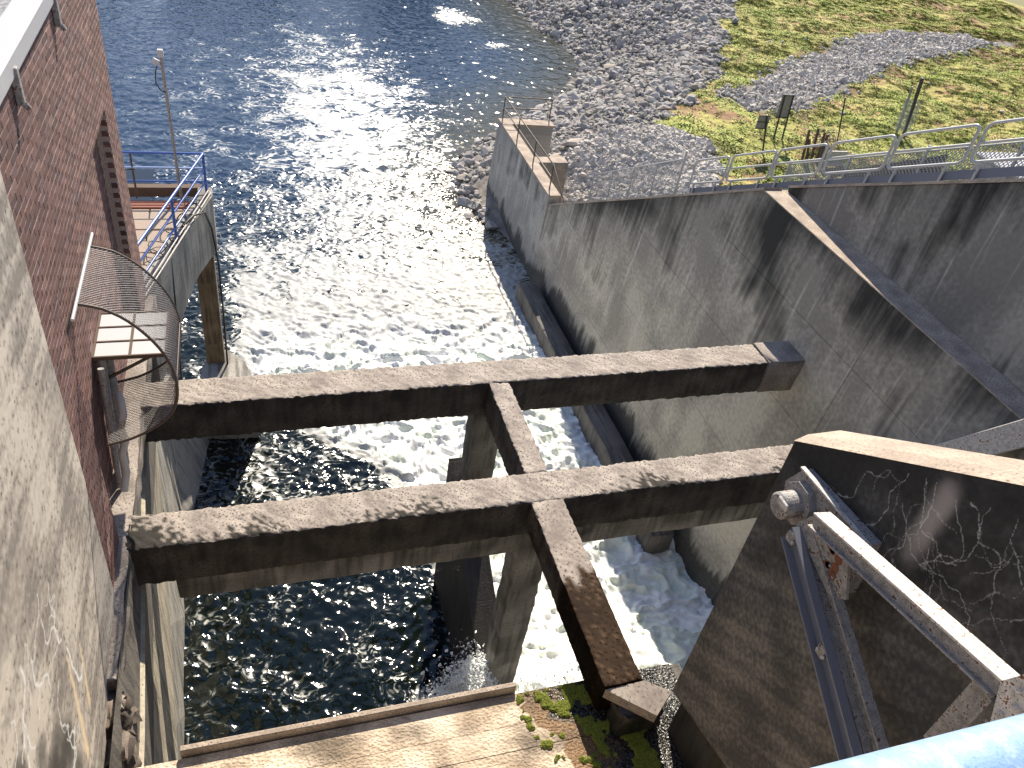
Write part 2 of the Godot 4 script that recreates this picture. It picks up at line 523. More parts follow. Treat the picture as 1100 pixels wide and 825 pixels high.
func dab(im: Image, x: float, y: float, r: float, c: Color, k: float) -> void:
	for j in range(int(y - r), int(y + r) + 1):
		for i in range(int(x - r), int(x + r) + 1):
			if i < 0 or j < 0 or i >= im.get_width() or j >= im.get_height(): continue
			var d := Vector2(i - x, j - y).length() / maxf(r, 0.5)
			if d > 1.0: continue
			im.set_pixel(i, j, im.get_pixel(i, j).lerp(c, k * (1.0 - d * d)))

# a white lime deposit creeping down from (x, y): a wandering line with branches and a few blooms
func crack(im: Image, rg: RandomNumberGenerator, x: float, y: float, ang: float, n: int, r: float, depth: int) -> void:
	for i in n:
		ang = lerpf(ang + rg.randf_range(-0.45, 0.45), 1.3, 0.03)
		x += cos(ang) * 1.6; y += sin(ang) * 1.6
		dab(im, x, y, r * rg.randf_range(0.5, 1.3), Color(0.86, 0.86, 0.85), 0.75)
		if rg.randf() < 0.015: dab(im, x, y, r * rg.randf_range(3.0, 6.0), Color(0.8, 0.8, 0.8), 0.3)
		if depth > 0 and rg.randf() < 0.022: crack(im, rg, x, y, ang + rg.randf_range(-1.0, 1.0), n / 2, r * 0.7, depth - 1)

func rock_mesh(sd: int, flat: float) -> ArrayMesh:
	var rg := RandomNumberGenerator.new(); rg.seed = sd
	var p := [Vector3.UP, Vector3.DOWN, Vector3.RIGHT, Vector3.LEFT, Vector3.BACK, Vector3.FORWARD]
	var f := [[0, 2, 4], [0, 4, 3], [0, 3, 5], [0, 5, 2], [1, 4, 2], [1, 3, 4], [1, 5, 3], [1, 2, 5]]
	var mids := {}
	var g := []
	for t in f:
		var m := []
		for k in 3:
			var a: int = t[k]; var b: int = t[(k + 1) % 3]
			var key := Vector2i(mini(a, b), maxi(a, b))
			if not mids.has(key):
				mids[key] = p.size()
				p.append((p[a] + p[b]).normalized())
			m.append(mids[key])
		g.append_array([[t[0], m[0], m[2]], [m[0], t[1], m[1]], [m[2], m[1], t[2]], [m[0], m[1], m[2]]])
	for i in p.size():
		p[i] = p[i] * rg.randf_range(0.62, 1.05) + Vector3(rg.randf_range(-0.12, 0.12), rg.randf_range(-0.12, 0.12), rg.randf_range(-0.12, 0.12))
		p[i].y *= flat
		p[i].x *= 0.5; p[i].z *= 0.4; p[i].y *= 0.5
	var s := begin()
	for t in g: tri(s, p[t[0]], p[t[1]], p[t[2]], p[t[0]] + p[t[1]] + p[t[2]])
	s.generate_normals()
	return s.commit()

func _ready() -> void:
	# camera
	var cam := Camera3D.new()
	cam.name = "camera"
	add_child(cam)
	cam.position = Vector3(0, 17, 0)
	cam.basis = Basis.from_euler(Vector3(-0.665063, -0.391714, 0.177202))
	cam.fov = 51.742
	cam.near = 0.05
	cam.far = 2000.0
	cam.current = true
	# sky, exposure
	var we := WorldEnvironment.new()
	we.name = "environment"
	var env := Environment.new()
	var sky := Sky.new()
	var sm := ProceduralSkyMaterial.new()
	sm.sky_top_color = Color(0.27, 0.38, 0.56)
	sm.sky_horizon_color = Color(0.8, 0.84, 0.9)
	sm.sky_curve = 0.38
	sm.sky_energy_multiplier = 1.0
	sm.ground_bottom_color = Color(0.2, 0.2, 0.18)
	sm.ground_horizon_color = Color(0.5, 0.55, 0.58)
	sky.sky_material = sm
	env.background_mode = Environment.BG_SKY
	env.sky = sky
	env.background_energy_multiplier = 1.0
	env.tonemap_mode = Environment.TONE_MAPPER_LINEAR
	env.tonemap_exposure = 1.95
	env.sdfgi_enabled = true; env.ssao_enabled = true; env.ssil_enabled = true
	we.environment = env
	add_child(we)
	# sun: ahead of the camera, a little to the right, 38 degrees up
	var sun := DirectionalLight3D.new()
	sun.name = "sun"
	add_child(sun)
	sun.look_at_from_position(Vector3.ZERO, Vector3(-0.2418, -0.6225, 0.7443), Vector3.UP)
	sun.light_energy = 1.6
	sun.light_color = Color(1.0, 0.955, 0.88)
	sun.light_angular_distance = 0.5
	sun.shadow_enabled = true
	# what everything is made of and built from
	jit.noise_type = FastNoiseLite.TYPE_SIMPLEX_SMOOTH
	jit.frequency = 1.0
	jit.fractal_type = FastNoiseLite.FRACTAL_NONE
	jit.seed = 3
	materials()
	dam()
	right_wall()
	left_side()
	powerhouse()
	brace_frame()
	pier()
	apron()
	river()
	ground()
	platform()
	gate_arm()
	wall_railing()
	walkway_fence()
	cage()
	bank_things()
	deck_rail()

func materials() -> void:
	var top := concrete(1024, 11, Color(0.2, 0.17, 0.15), Color(0.385, 0.335, 0.29), 0.75, 0.0, 0)
	tiled(mat("beam", Color.WHITE, 0.92, 0.0, true), top[0], top[1], 2.6, 0.9)
	tiled(mat("beam_damp", Color.WHITE, 0.7, 0.0, true), top[0], top[1], 3.6, 0.5)
	M.beam_damp.metallic_specular = 0.15
	tiled(mat("coping", Color(1.25, 1.18, 1.08), 0.92), top[0], top[1], 1.9, 0.7)
	var form := concrete(1024, 23, Color(0.24, 0.225, 0.2), Color(0.38, 0.36, 0.32), 0.35, 0.3, 7)
	tiled(mat("form", Color.WHITE, 0.9, 0.0, true), form[0], form[1], 3.4, 0.8)
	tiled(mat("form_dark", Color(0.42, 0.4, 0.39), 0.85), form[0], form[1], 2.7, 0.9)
	tiled(mat("wet_shade_wall", Color(0.12, 0.115, 0.12), 0.5), form[0], form[1], 2.7, 0.9)  # near-black: wet concrete with shade put into its colour
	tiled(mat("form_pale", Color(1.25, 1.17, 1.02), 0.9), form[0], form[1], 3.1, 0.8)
	tiled(mat("rubble", Color(0.7, 0.66, 0.62), 0.95, 0.0, true), top[0], top[1], 1.1, 1.0)
	M.form_bump = form[1]
	var bs := nimg(512, 512, 30.0 / 512, 4, 41)
	var bc := PackedByteArray(); bc.resize(512 * 512 * 3)
	for i in 512 * 512:
		var v := 176 + int((bs[i] - 128) * 0.6)
		bc[i * 3] = clampi(v + 40, 0, 255); bc[i * 3 + 1] = clampi(v + 38, 0, 255); bc[i * 3 + 2] = clampi(v + 36, 0, 255)
	var grain := texture(512, 512, bc)
	var grain_n := bump(512, 512, bs, 4.0)
	M.grain = grain; M.grain_n = grain_n
	var rz := nimg(512, 512, 7.0 / 512, 5, 43)
	var mc := PackedByteArray(); mc.resize(512 * 512 * 3)
	for i in 512 * 512:
		var v := 200.0 + (rz[i] - 128) * 0.35 + (bs[i] - 128) * 0.15
		var rust := smooth(rz[i] / 255.0 + (bs[i] - 128) / 420.0, 0.735, 0.79)
		var grime := 1.0 - 0.5 * smooth(bs[i] / 255.0, 0.66, 0.8)
		mc[i * 3] = clampi(int(lerpf(v, 130.0, rust) * grime), 0, 255); mc[i * 3 + 1] = clampi(int(lerpf(v, 88.0, rust) * grime), 0, 255); mc[i * 3 + 2] = clampi(int(lerpf(v, 62.0, rust) * grime), 0, 255)
	var worn := texture(512, 512, mc)
	for i in 6:
		var c: Color = [Color(0.15, 0.068, 0.058), Color(0.12, 0.052, 0.047), Color(0.185, 0.088, 0.074), Color(0.1, 0.05, 0.05), Color(0.16, 0.082, 0.08), Color(0.22, 0.12, 0.1)][i]
		tiled(mat("brick%d" % i, Color(c.r * 1.25, c.g * 1.4, c.b * 1.45), 0.85), grain, grain_n, 0.5, 0.8)
	tiled(mat("bricks", Color(1.24, 1.24, 1.24), 0.85, 0.0, true), grain, grain_n, 0.5, 0.8)
	tiled(mat("mortar", Color(0.62, 0.53, 0.48), 0.95), grain, grain_n, 0.7, 0.8)
	tiled(mat("roof", Color(0.27, 0.28, 0.31), 0.8), grain, grain_n, 2.0, 0.3)
	mat("white_metal", Color(0.4, 0.4, 0.42), 0.45)
	tiled(mat("grey_metal", Color(0.5, 0.48, 0.47), 0.6, 0.1), worn, grain_n, 0.8, 0.1)
	tiled(mat("fence_metal", Color(0.6, 0.62, 0.64), 0.45, 0.2), grain, grain_n, 0.22, 0.06)
	tiled(mat("toe_metal", Color(0.24, 0.26, 0.32), 0.5, 0.15), grain, grain_n, 0.22, 0.06)
	mat("dark_metal", Color(0.05, 0.05, 0.055), 0.5, 0.3)
	tiled(mat("rail_brown", Color(0.13, 0.1, 0.085), 0.6, 0.2), grain, grain_n, 0.4, 0.2)
	mat("blue", Color(0.035, 0.1, 0.36), 0.35)
	mat("blue_pale", Color(0.3, 0.42, 0.7), 0.4)
	mat("white_paint", Color(0.4, 0.4, 0.42), 0.5)
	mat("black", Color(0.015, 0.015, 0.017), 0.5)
	mat("red", Color(0.55, 0.03, 0.04), 0.5)
	mat("rust", Color(0.17, 0.06, 0.03), 0.9)
	tiled(mat("wood", Color(0.16, 0.11, 0.08), 0.9), grain, grain_n, 0.3, 0.5)
	tiled(mat("wrap", Color(0.66, 0.64, 0.6), 0.9), grain, grain_n, 0.3, 0.9)
	tiled(mat("plate", Color(0.95, 0.9, 0.86), 0.6), worn, grain_n, 0.8, 0.1)
	tiled(mat("deck_slab", Color(0.44, 0.36, 0.3), 0.9), grain, grain_n, 0.7, 0.5)
	tiled(mat("deck_red", Color(0.3, 0.11, 0.075), 0.85), grain, grain_n, 0.5, 0.5)
	tiled(mat("stone", Color(1, 1, 1), 0.92, 0.0, true), grain, grain_n, 0.8, 0.8)
	for i in 4:
		tiled(mat("stone%d" % i, [Color(0.25, 0.24, 0.23), Color(0.19, 0.18, 0.175), Color(0.32, 0.305, 0.29), Color(0.24, 0.215, 0.19)][i] * 1.75, 0.92), grain, grain_n, 0.8, 0.8)
	tiled(mat("wet_stone", Color(0.028, 0.026, 0.022), 0.25), grain, grain_n, 0.8, 0.8)
	tiled(mat("slab_stone", Color(0.52, 0.45, 0.38), 0.9), grain, grain_n, 0.9, 0.8)

func dam() -> void:         # the dam the camera stands on, and the embankment it runs into
	var s := begin()
	box(s, Vector3(-40, -4, 1.2), Vector3(60, 15.9, 9))
	structure(obj("dam", s, M.form))
	s = begin()
	var a := Vector3(13.25, 2.3, -27.4); var b := Vector3(13.25, 16.6, -0.4)
	hexa(s, [a + Vector3(0, -4, 0), a + Vector3(90, -4, 0), b + Vector3(90, -4, 0), b + Vector3(0, -4, 0), a, a + Vector3(90, 0, 0), b + Vector3(90, 0, 0), b])
	structure(obj("embankment", s, tiled(mat("turf", Color(0.12, 0.13, 0.05), 0.95), M.grain, M.grain_n, 1.5, 1.0)))

# ------------------------------------------------------------------ the retaining wall on the right
func wx(y: float, off := 0.0) -> float:
	return 10.95 + 0.085 * y + off

func wall_top(z: float) -> float:
	return clampf(3.4 + 0.5435 * (z + 26.7), 3.4, 9.72)

func on_wall(q: Vector2, off := 0.0) -> Vector3:        # (z, y) of the wall's outline to a point
	return Vector3(wx(q.y, off), q.y, q.x)

func right_wall() -> void:
	var t := thing("retaining_wall", "long stained grey concrete wall stepping down along the right of the channel", "retaining wall", Vector3(11, 0, -18))
	var m := mat("wall_face", Color.WHITE, 0.88)
	m.albedo_texture = wall_face(1536, 768, -27, -4, -1, 10, 61, wall_top, func(z): return 0.15 + 0.5 * smooth(z, -25.0, -21.0) * (1.0 - 0.35 * smooth(z, -13.0, -9.0)), Color(0.27, 0.242, 0.2), Color(0.45, 0.402, 0.325), 0.9)
	m.normal_enabled = true
	m.normal_texture = M.form_bump
	m.normal_scale = 0.35
	var outline := PackedVector2Array([Vector2(-26.7, -1.5), Vector2(-26.7, 3.4), Vector2(-15.07, 9.72), Vector2(-3, 9.72), Vector2(-3, -1.5)])
	uvf = [Vector3(0, 10, -27), Vector3(0, 0, 1.0 / 23.0), Vector3(0, -1.0 / 11.0, 0)]
	var zs := [-27.0, -21.0, -15.6, -10.18, -4.7, -2.0]
	var ys := [-2.0, 1.95, 3.82, 6.1, 8.1, 10.0]
	for i in zs.size() - 1:
		for j in ys.size() - 1:
			if (i + j) % 2 == 1 and j > 2 and i < 2: continue
			var y1: float = ys[j + 1]
			if (i + j + 1) % 2 == 1 and j + 1 > 2 and i < 2 and j + 2 < ys.size(): y1 = ys[j + 2]     # some lifts were poured higher
			var g := 0.006
			var piece := Geometry2D.intersect_polygons(outline, PackedVector2Array([Vector2(zs[i] + g, ys[j] + g), Vector2(zs[i] + g, y1 - g), Vector2(zs[i + 1] - g, y1 - g), Vector2(zs[i + 1] - g, ys[j] + g)]))
			for q in piece:
				var s := begin()
				var poly := []
				for p in q: poly.append(on_wall(p))
				prism(s, poly, Vector3(0.3, 0, 0))
				obj("wall_panel", s, m, t)
	uvf = []
	var s := begin()
	var poly := []
	for p in [Vector2(-26.69, -3), Vector2(-26.69, 3.36), Vector2(-15.07, 9.68), Vector2(-3, 9.68), Vector2(-3, -3)]: poly.append(on_wall(p, 0.03))
	prism(s, poly, Vector3(0.45, 0, 0))
	obj("wall_core", s, M.form, t)
	# coping along the slope, then the ledge, then the upper wall that stands back from it
	s = begin()
	prism(s, [on_wall(Vector2(-26.7, 3.4), -0.03), on_wall(Vector2(-15.07, 9.72), -0.03), on_wall(Vector2(-15.07, 9.79), -0.03), on_wall(Vector2(-26.7, 3.47), -0.03)], Vector3(0.52, 0, 0))
	obj("coping", s, M.coping, t)
	s = begin()
	hexa(s, [Vector3(11.775, 9.4, -15.06), Vector3(12.9, 9.4, -15.06), Vector3(12.9, 9.4, -3), Vector3(11.775, 9.4, -3), Vector3(11.775, 9.73, -15.06), Vector3(12.9, 9.73, -15.06), Vector3(12.9, 9.73, -3), Vector3(11.775, 9.73, -3)])
	obj("ledge", s, M.coping, t)
	var mu := mat("upper_face", Color.WHITE, 0.88)
	mu.albedo_texture = wall_face(1024, 512, -15.5, -3, 9, 16, 77, func(z): return 9.81 + 0.504 * (z + 15.0), func(z): return 0.45 + 0.3 * sin(z * 1.1), Color(0.2, 0.185, 0.16), Color(0.36, 0.325, 0.27), 9.0)
	mu.normal_enabled = true
	mu.normal_texture = M.form_bump
	mu.normal_scale = 0.35
	uvf = [Vector3(0, 16, -15.5), Vector3(0, 0, 1.0 / 12.5), Vector3(0, -1.0 / 7.0, 0)]
	s = begin()
	poly = []
	for p in [Vector2(-15.0, 9.735), Vector2(-3, 9.735), Vector2(-3, 15.86), Vector2(-15.0, 9.81)]: poly.append(Vector3(12.4, p.y, p.x))
	prism(s, poly, Vector3(0.42, 0, 0))
	obj("upper_wall", s, mu, t)
	uvf = []
	s = begin()
	prism(s, [Vector3(12.37, 9.815, -15.0), Vector3(12.37, 15.865, -3), Vector3(12.37, 15.93, -3), Vector3(12.37, 9.88, -15.0)], Vector3(0.5, 0, 0))
	obj("coping", s, M.coping, t)
	# the level end of the wall, with a return at its far end and a cross wall
	var me := mat("end_face", Color.WHITE, 0.88)
	me.albedo_texture = wall_face(768, 384, -35, -26, -1, 4, 93, func(_z): return 3.8, func(_z): return 0.05, Color(0.28, 0.262, 0.235), Color(0.4, 0.37, 0.32), 0.5)
	uvf = [Vector3(0, 4, -35), Vector3(0, 0, 1.0 / 9.0), Vector3(0, -1.0 / 5.0, 0)]
	s = begin()
	hexa(s, [Vector3(10.97, -2, -34.5), Vector3(11.6, -2, -34.5), Vector3(11.5, -2, -26.72), Vector3(10.93, -2, -26.72), Vector3(11.28, 3.74, -34.5), Vector3(11.7, 3.74, -34.5), Vector3(11.62, 3.74, -26.72), Vector3(11.18, 3.74, -26.72)])
	obj("end_wall", s, me, t)
	s = begin()
	hexa(s, [Vector3(11.7, -1, -34.5), Vector3(13.75, 1, -34.4), Vector3(13.75, 1, -33.85), Vector3(11.7, -1, -33.95), Vector3(11.7, 3.74, -34.5), Vector3(13.75, 3.74, -34.4), Vector3(13.75, 3.74, -33.85), Vector3(11.7, 3.74, -33.95)])
	obj("return_wall", s, me, t)
	uvf = []
	s = begin()
	hexa(s, [Vector3(11.25, 3.745, -34.55), Vector3(11.74, 3.745, -34.55), Vector3(11.66, 3.745, -26.7), Vector3(11.15, 3.745, -26.7), Vector3(11.25, 3.83, -34.55), Vector3(11.74, 3.83, -34.55), Vector3(11.66, 3.83, -26.7), Vector3(11.15, 3.83, -26.7)])
	obj("coping", s, M.coping, t)
	s = begin()
	hexa(s, [Vector3(11.742, 3.745, -34.55), Vector3(13.8, 3.745, -34.45), Vector3(13.8, 3.745, -33.8), Vector3(11.742, 3.745, -33.9), Vector3(11.742, 3.83, -34.55), Vector3(13.8, 3.83, -34.45), Vector3(13.8, 3.83, -33.8), Vector3(11.742, 3.83, -33.9)])
	obj("coping", s, M.coping, t)
	s = begin()
	box(s, Vector3(11.72, 1.5, -30.9), Vector3(13.3, 3.6, -30.25), 0.03)
	obj("cross_wall", s, M.coping, t)
	# the low training kerb in the water at its foot
	obj("training_kerb", rough_block(Vector3(9.95, -1.2, -25.4), Vector3(10.7, 0.75, -12.2), 0.5, 0.02, 0.06, 0.5), M.form_dark)
	tag(get_child(get_child_count() - 1), "low dark concrete kerb in the water along the foot of the right wall", "kerb")

# ------------------------------------------------------------------ the left wall, its ledges and the powerhouse
func sweep(s: SurfaceTool, lines: Array) -> void:       # strips between neighbouring lines of points
	for i in lines.size() - 1:
		for j in lines[i].size() - 1:
			var a: Vector3 = lines[i][j]; var b: Vector3 = lines[i][j + 1]; var c: Vector3 = lines[i + 1][j + 1]; var d: Vector3 = lines[i + 1][j]
			quad(s, a, b, c, d, Vector3(0.6, 0.6, 0.5))

func left_side() -> void:
	# the pier of the dam in front of the brick, its face lime-streaked
	var t := thing("dam_pier", "tall pale concrete wall filling the lower left, peeling with white lime at its foot", "concrete wall", Vector3(-3, 7, -4))
	var w := 1024
	var st := streaks(w, w, 301, 10, 24.0 / w)
	var big := nimg(w, w, 5.0 / w, 4, 302)
	var fine := nimg(w, w, 80.0 / w, 3, 303)
	var c := PackedByteArray(); c.resize(w * w * 3)
	for y in w:
		for x in w:
			var k := y * w + x
			var line := st[x * w + (y & 1023)]             # stains follow the boards, along the wall
			var t0 := clampf(0.6 + (big[k] - 128) / 190.0 + (fine[k] - 128) / 300.0 + (line - 128) / 190.0, 0.0, 1.0)
			var v := 0.92 if (fine[k] > 60) else 0.74
			c[k * 3] = int(lerpf(142, 214, t0) * v); c[k * 3 + 1] = int(lerpf(134, 204, t0) * v); c[k * 3 + 2] = int(lerpf(126, 190, t0) * v)
	var im := Image.create_from_data(w, w, false, Image.FORMAT_RGB8, c)
	var rg := RandomNumberGenerator.new(); rg.seed = 12
	var at := func(y: float, z: float) -> Vector2: return Vector2((z + 7.6) / 9.0 * w, (16.0 - y) / 9.0 * w)
	for i in 150: dab(im, rg.randf_range(0, 600), rg.randf_range(200, w), rg.randf_range(1.2, 3.0), Color(0.2, 0.18, 0.15), 0.8)
	for i in 700:                                          # the deck's shadow, painted dark at the foot nearest the dam
		var p: Vector2 = at.call(rg.randf_range(7.0, 10.4), rg.randf_range(-4.9, 0.0))
		var edge: Vector2 = at.call(9.9, -4.2)
		if (p.x - edge.x) * 1.0 + (p.y - edge.y) * 0.9 > rg.randf_range(20, 60): dab(im, p.x, p.y, rg.randf_range(14, 34), Color(0.23, 0.22, 0.21), 0.55)
	for i in 30:                                           # lime creeping down from the seams
		var p: Vector2 = at.call(rg.randf_range(8.2, 10.6), rg.randf_range(-5.6, -3.0))
		crack(im, rg, p.x, p.y, rg.randf_range(0.4, 1.9), rg.randi_range(20, 70), rg.randf_range(1.5, 3.2), 1)
	for i in 70:                                           # two long scars where the surface has come away
		var p: Vector2 = at.call(lerpf(9.3, 7.9, i / 70.0), lerpf(-5.35, -5.0, i / 70.0))
		dab(im, p.x + rg.randf_range(-3, 3), p.y, 4.0 + 5.0 * i / 70.0, Color(0.86, 0.78, 0.64), 0.6)
		p = at.call(lerpf(8.9, 8.1, i / 70.0), lerpf(-5.75, -5.5, i / 70.0))
		dab(im, p.x + rg.randf_range(-3, 3), p.y, 3.0 + 3.0 * i / 70.0, Color(0.84, 0.76, 0.62), 0.6)
	var m := mat("pier_left", Color.WHITE, 0.9)
	m.albedo_texture = ImageTexture.create_from_image(im)
	m.normal_enabled = true; m.normal_texture = M.form_bump; m.normal_scale = 0.15
	uvf = [Vector3(0, 16, -7.6), Vector3(0, 0, 1.0 / 9.0), Vector3(0, -1.0 / 9.0, 0)]
	# two lifts with a sloping step between them
	var s := begin()
	prism(s, [Vector3(-2.06, 12.3, -7.49), Vector3(-2.06, 17, -7.49), Vector3(-2.06, 17, 1), Vector3(-2.06, 12.36, 1)], Vector3(-0.8, 0, 0))
	obj("upper_lift", s, m, t)
	s = begin()
	prism(s, [Vector3(-2.07, 9.6, -7.485), Vector3(-2.07, 12.285, -7.485), Vector3(-2.07, 12.345, 1), Vector3(-2.07, 6, 1), Vector3(-2.07, 7.0, -3.0)], Vector3(-0.8, 0, 0))
	obj("middle_lift", s, m, t)
	s = begin()
	prism(s, [Vector3(-2.075, 9.585, -7.48), Vector3(-2.09, 7.4, -7.48), Vector3(-2.09, 5.0, -5.5), Vector3(-2.09, 5.0, -1.0), Vector3(-2.075, 6.99, -3.02)], Vector3(-0.75, 0, 0))
	obj("lower_lift", s, m, t)
	uvf = []
	# ledges stepping down to the water
	t = thing("side_wall", "stepped concrete wall dropping from the ledge beside the bricks to the dark water", "concrete wall", Vector3(-2.1, 0, -10))
	var zz := [-4.2, -6.0, -8.2, -10.4, -13.0]
	var L0 := []; var L1 := []; var e1 := []; var f1 := []; var e2 := []; var e3 := []; var e4 := []
	for z in zz:
		var k: float = (-4.2 - z) / 8.8
		L0.append(Vector3(-2.3, 7.4, z)); L1.append(Vector3(-1.96, 7.4, z))
		e1.append(Vector3(lerpf(-1.78, -2.14, clampf((-z - 5.0) / 6.5, 0, 1)) , 6.4, z)); f1.append(e1[-1] + Vector3(0.06, -0.02, 0))
		e2.append(Vector3(lerpf(-1.76, -2.12, clampf((-z - 5.0) / 6.5, 0, 1)), 5.2, z))
		e3.append(Vector3(lerpf(-1.74, -2.28, clampf((-z - 6.0) / 7.0, 0, 1)), 2.5, z))
		e4.append(Vector3(-2.09 - 0.05 * k, -0.8, z))
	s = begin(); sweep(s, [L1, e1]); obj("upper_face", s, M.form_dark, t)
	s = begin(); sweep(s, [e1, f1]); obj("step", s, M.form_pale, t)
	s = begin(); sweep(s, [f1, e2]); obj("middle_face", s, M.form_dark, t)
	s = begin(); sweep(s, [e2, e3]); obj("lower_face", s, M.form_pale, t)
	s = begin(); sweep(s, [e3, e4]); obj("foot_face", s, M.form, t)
	s = begin()
	prism(s, [Vector3(-2.3, 7.35, -4.2), Vector3(-1.98, 7.35, -4.2), Vector3(-1.8, 6.3, -4.2), Vector3(-2.2, -1, -4.2), Vector3(-5, -1, -4.2), Vector3(-5, 7.35, -4.2)], Vector3(0, 0, 0.4))
	obj("end_face", s, M.form_dark, t)
	obj("ledge", rough_block(Vector3(-2.4, 7.0, -15.0), Vector3(-1.96, 7.4, -6.2), 0.25, 0.03, 0.05, 0.9, 0.0, 4.0), M.beam, t)
	# broken concrete and rubble at the near end of the ledge
	for i in 5:
		var z := -6.2 + i * 0.42
		obj("broken_concrete", rough_block(Vector3(-2.35, 6.0, z), Vector3(-1.86 + 0.03 * i, 7.2 - i * 0.17, z + 0.5), 0.09, 0.1, 0.12, 0.7, 0.0, 9.0 + i), M.rubble, t)
	# the wing wall beyond, that turns out towards the platform
	t = thing("wing_wall", "grey concrete wing wall turning out from the side wall behind the cross beams", "concrete wall", Vector3(-2, 0, -16))
	s = begin()
	hexa(s, [Vector3(-4, -1, -13.0), Vector3(-2.12, -1, -13.0), Vector3(-1.3, -1, -18.4), Vector3(-4, -1, -18.6), Vector3(-4, 5.3, -13.0), Vector3(-2.3, 5.3, -13.0), Vector3(-2.35, 2.6, -18.4), Vector3(-4, 2.6, -18.6)])
	obj("wall_face", s, M.form, t)
	s = begin()
	hexa(s, [Vector3(-5, -1, -15.2), Vector3(-2.16, -1, -15.2), Vector3(-2.16, -1, -4.3), Vector3(-5, -1, -4.3), Vector3(-5, 7.0, -15.2), Vector3(-2.41, 7.0, -15.2), Vector3(-2.41, 7.0, -4.3), Vector3(-5, 7.0, -4.3)])
	obj("foundation", s, M.form_dark, t)

func brick_mesh(sd: int) -> ArrayMesh:       # 12 to 28 triangles, worn corners
	var rg := RandomNumberGenerator.new(); rg.seed = sd
	var q := []
	for y in [-0.5, 0.5]:
		for k in [[-0.5, -0.5], [0.5, -0.5], [0.5, 0.5], [-0.5, 0.5]]:
			q.append(Vector3(k[0] + rg.randf_range(-0.012, 0.012), y + rg.randf_range(-0.03, 0.03), k[1] + rg.randf_range(-0.012, 0.012)))
	var s := begin()
	hexa(s, q)
	s.generate_normals()
	return s.commit()

func powerhouse() -> void:
	var t := thing("powerhouse", "red brick powerhouse with a flat pale roof standing on the left of the channel", "building", Vector3(-6, 7, -11))
	var X := -2.115
	# the backing: solid wall with a shallow blind bay
	var s := begin()
	box(s, Vector3(-16, 7.0, -14.98), Vector3(X - 0.201, 13.9, -7.5))
	obj("backing_wall", s, M.mortar, t)
	s = begin()
	box(s, Vector3(X - 0.2005, 11.63, -14.98), Vector3(X - 0.006, 13.92, -7.5))
	box(s, Vector3(X - 0.2005, 7.41, -14.98), Vector3(X - 0.006, 11.629, -13.93))
	box(s, Vector3(X - 0.2005, 7.41, -8.48), Vector3(X - 0.006, 11.629, -7.5))
	obj("facing_wall", s, M.mortar, t)
	# bricks in running bond
	var rg := RandomNumberGenerator.new(); rg.seed = 7
	var ch := 0.0915; var bl := 0.3; var gap := 0.017
	var spots := []
	var row := 0
	var y := 7.42
	while y + ch < 13.88:
		var z := -15.0 + (0.0 if row % 2 == 0 else -bl / 2)
		while z < -7.5:
			var z0 := maxf(z, -15.0); var z1 := minf(z + bl, -7.5)
			if z1 - z0 > 0.06:
				var inside := y + ch < 11.66 and z1 > -13.93 and z0 < -8.48
				if not inside:
					spots.append([Vector3(X - 0.05, y + ch / 2, (z0 + z1) / 2), z1 - z0])
				elif z0 < -13.93 or z1 > -8.48:
					if z0 < -13.93:
						var e := -13.93 + (0.0 if row % 2 == 0 else 0.05)
						spots.append([Vector3(X - 0.05, y + ch / 2, (z0 + e) / 2), e - z0])
						spots.append([Vector3(X - 0.245, y + ch / 2, (e + z1) / 2), z1 - e])
					else:
						spots.append([Vector3(X - 0.05, y + ch / 2, (-8.48 + z1) / 2), z1 + 8.48])
						spots.append([Vector3(X - 0.245, y + ch / 2, (-8.48 + z0) / 2), -8.48 - z0])
				else:
					spots.append([Vector3(X - 0.245, y + ch / 2, (z0 + z1) / 2), z1 - z0])
			z += bl
		row += 1
		y += ch
	var eye := Vector3(0, 17, 0)
	spots = spots.filter(func(q): return q[1] > gap + 0.02)
	spots.sort_custom(func(p, q): return eye.distance_squared_to(p[0]) < eye.distance_squared_to(q[0]))
	var shapes := []
	for i in 4: shapes.append(brick_mesh(100 + i))
	var at := []; var cols := []
	for i in spots.size():
		var p: Vector3 = spots[i][0] + Vector3(rg.randf_range(-0.001, 0.0015), rg.randf_range(-0.003, 0.003), 0)
		var k := rg.randi_range(0, 19)
		var tint: int = 0 if k < 6 else 1 if k < 11 else 2 if k < 14 else 3 if k < 16 else 4 if k < 19 else 5
		var tr := Transform3D(Basis.from_scale(Vector3(0.1, ch - gap, spots[i][1] - gap)), p)
		if i < 300:
			put("brick", shapes[i % 4], M["brick%d" % tint], t, tr)
		else:
			at.append(tr)
			var c: Color = [Color(0.15, 0.068, 0.058), Color(0.12, 0.052, 0.047), Color(0.185, 0.088, 0.074), Color(0.1, 0.05, 0.05), Color(0.16, 0.082, 0.08), Color(0.22, 0.12, 0.1)][tint]
			cols.append(Color(c.r * 1.06, c.g * 1.2, c.b * 1.24) * rg.randf_range(0.85, 1.2))
	many("bricks", shapes[0], M.bricks, at, cols, t)
	# roof and its edge
	s = begin()
	box(s, Vector3(-16, 13.93, -15.0), Vector3(X - 0.25, 14.02, -6))
	obj("roof", s, M.roof, t)
	s = begin()
	box(s, Vector3(X - 0.25, 13.9, -15.06), Vector3(X + 0.05, 14.1, -6), 0.012)
	obj("coping", s, M.white_metal, t)
	s = begin()
	box(s, Vector3(X + 0.002, 13.88, -15.02), Vector3(X + 0.035, 13.96, -6))
	obj("gutter", s, M.toe_metal, t)
	for z in [-8.8, -11.4, -14.0]:
		s = begin()
		box(s, Vector3(X + 0.003, 13.62, z - 0.045), Vector3(X + 0.075, 13.99, z + 0.045), 0.01)
		tube(s, [Vector3(X + 0.06, 13.64, z), Vector3(X + 0.1, 13.58, z)], 0.03, 8)
		obj("scupper", s, M.grey_metal, t)

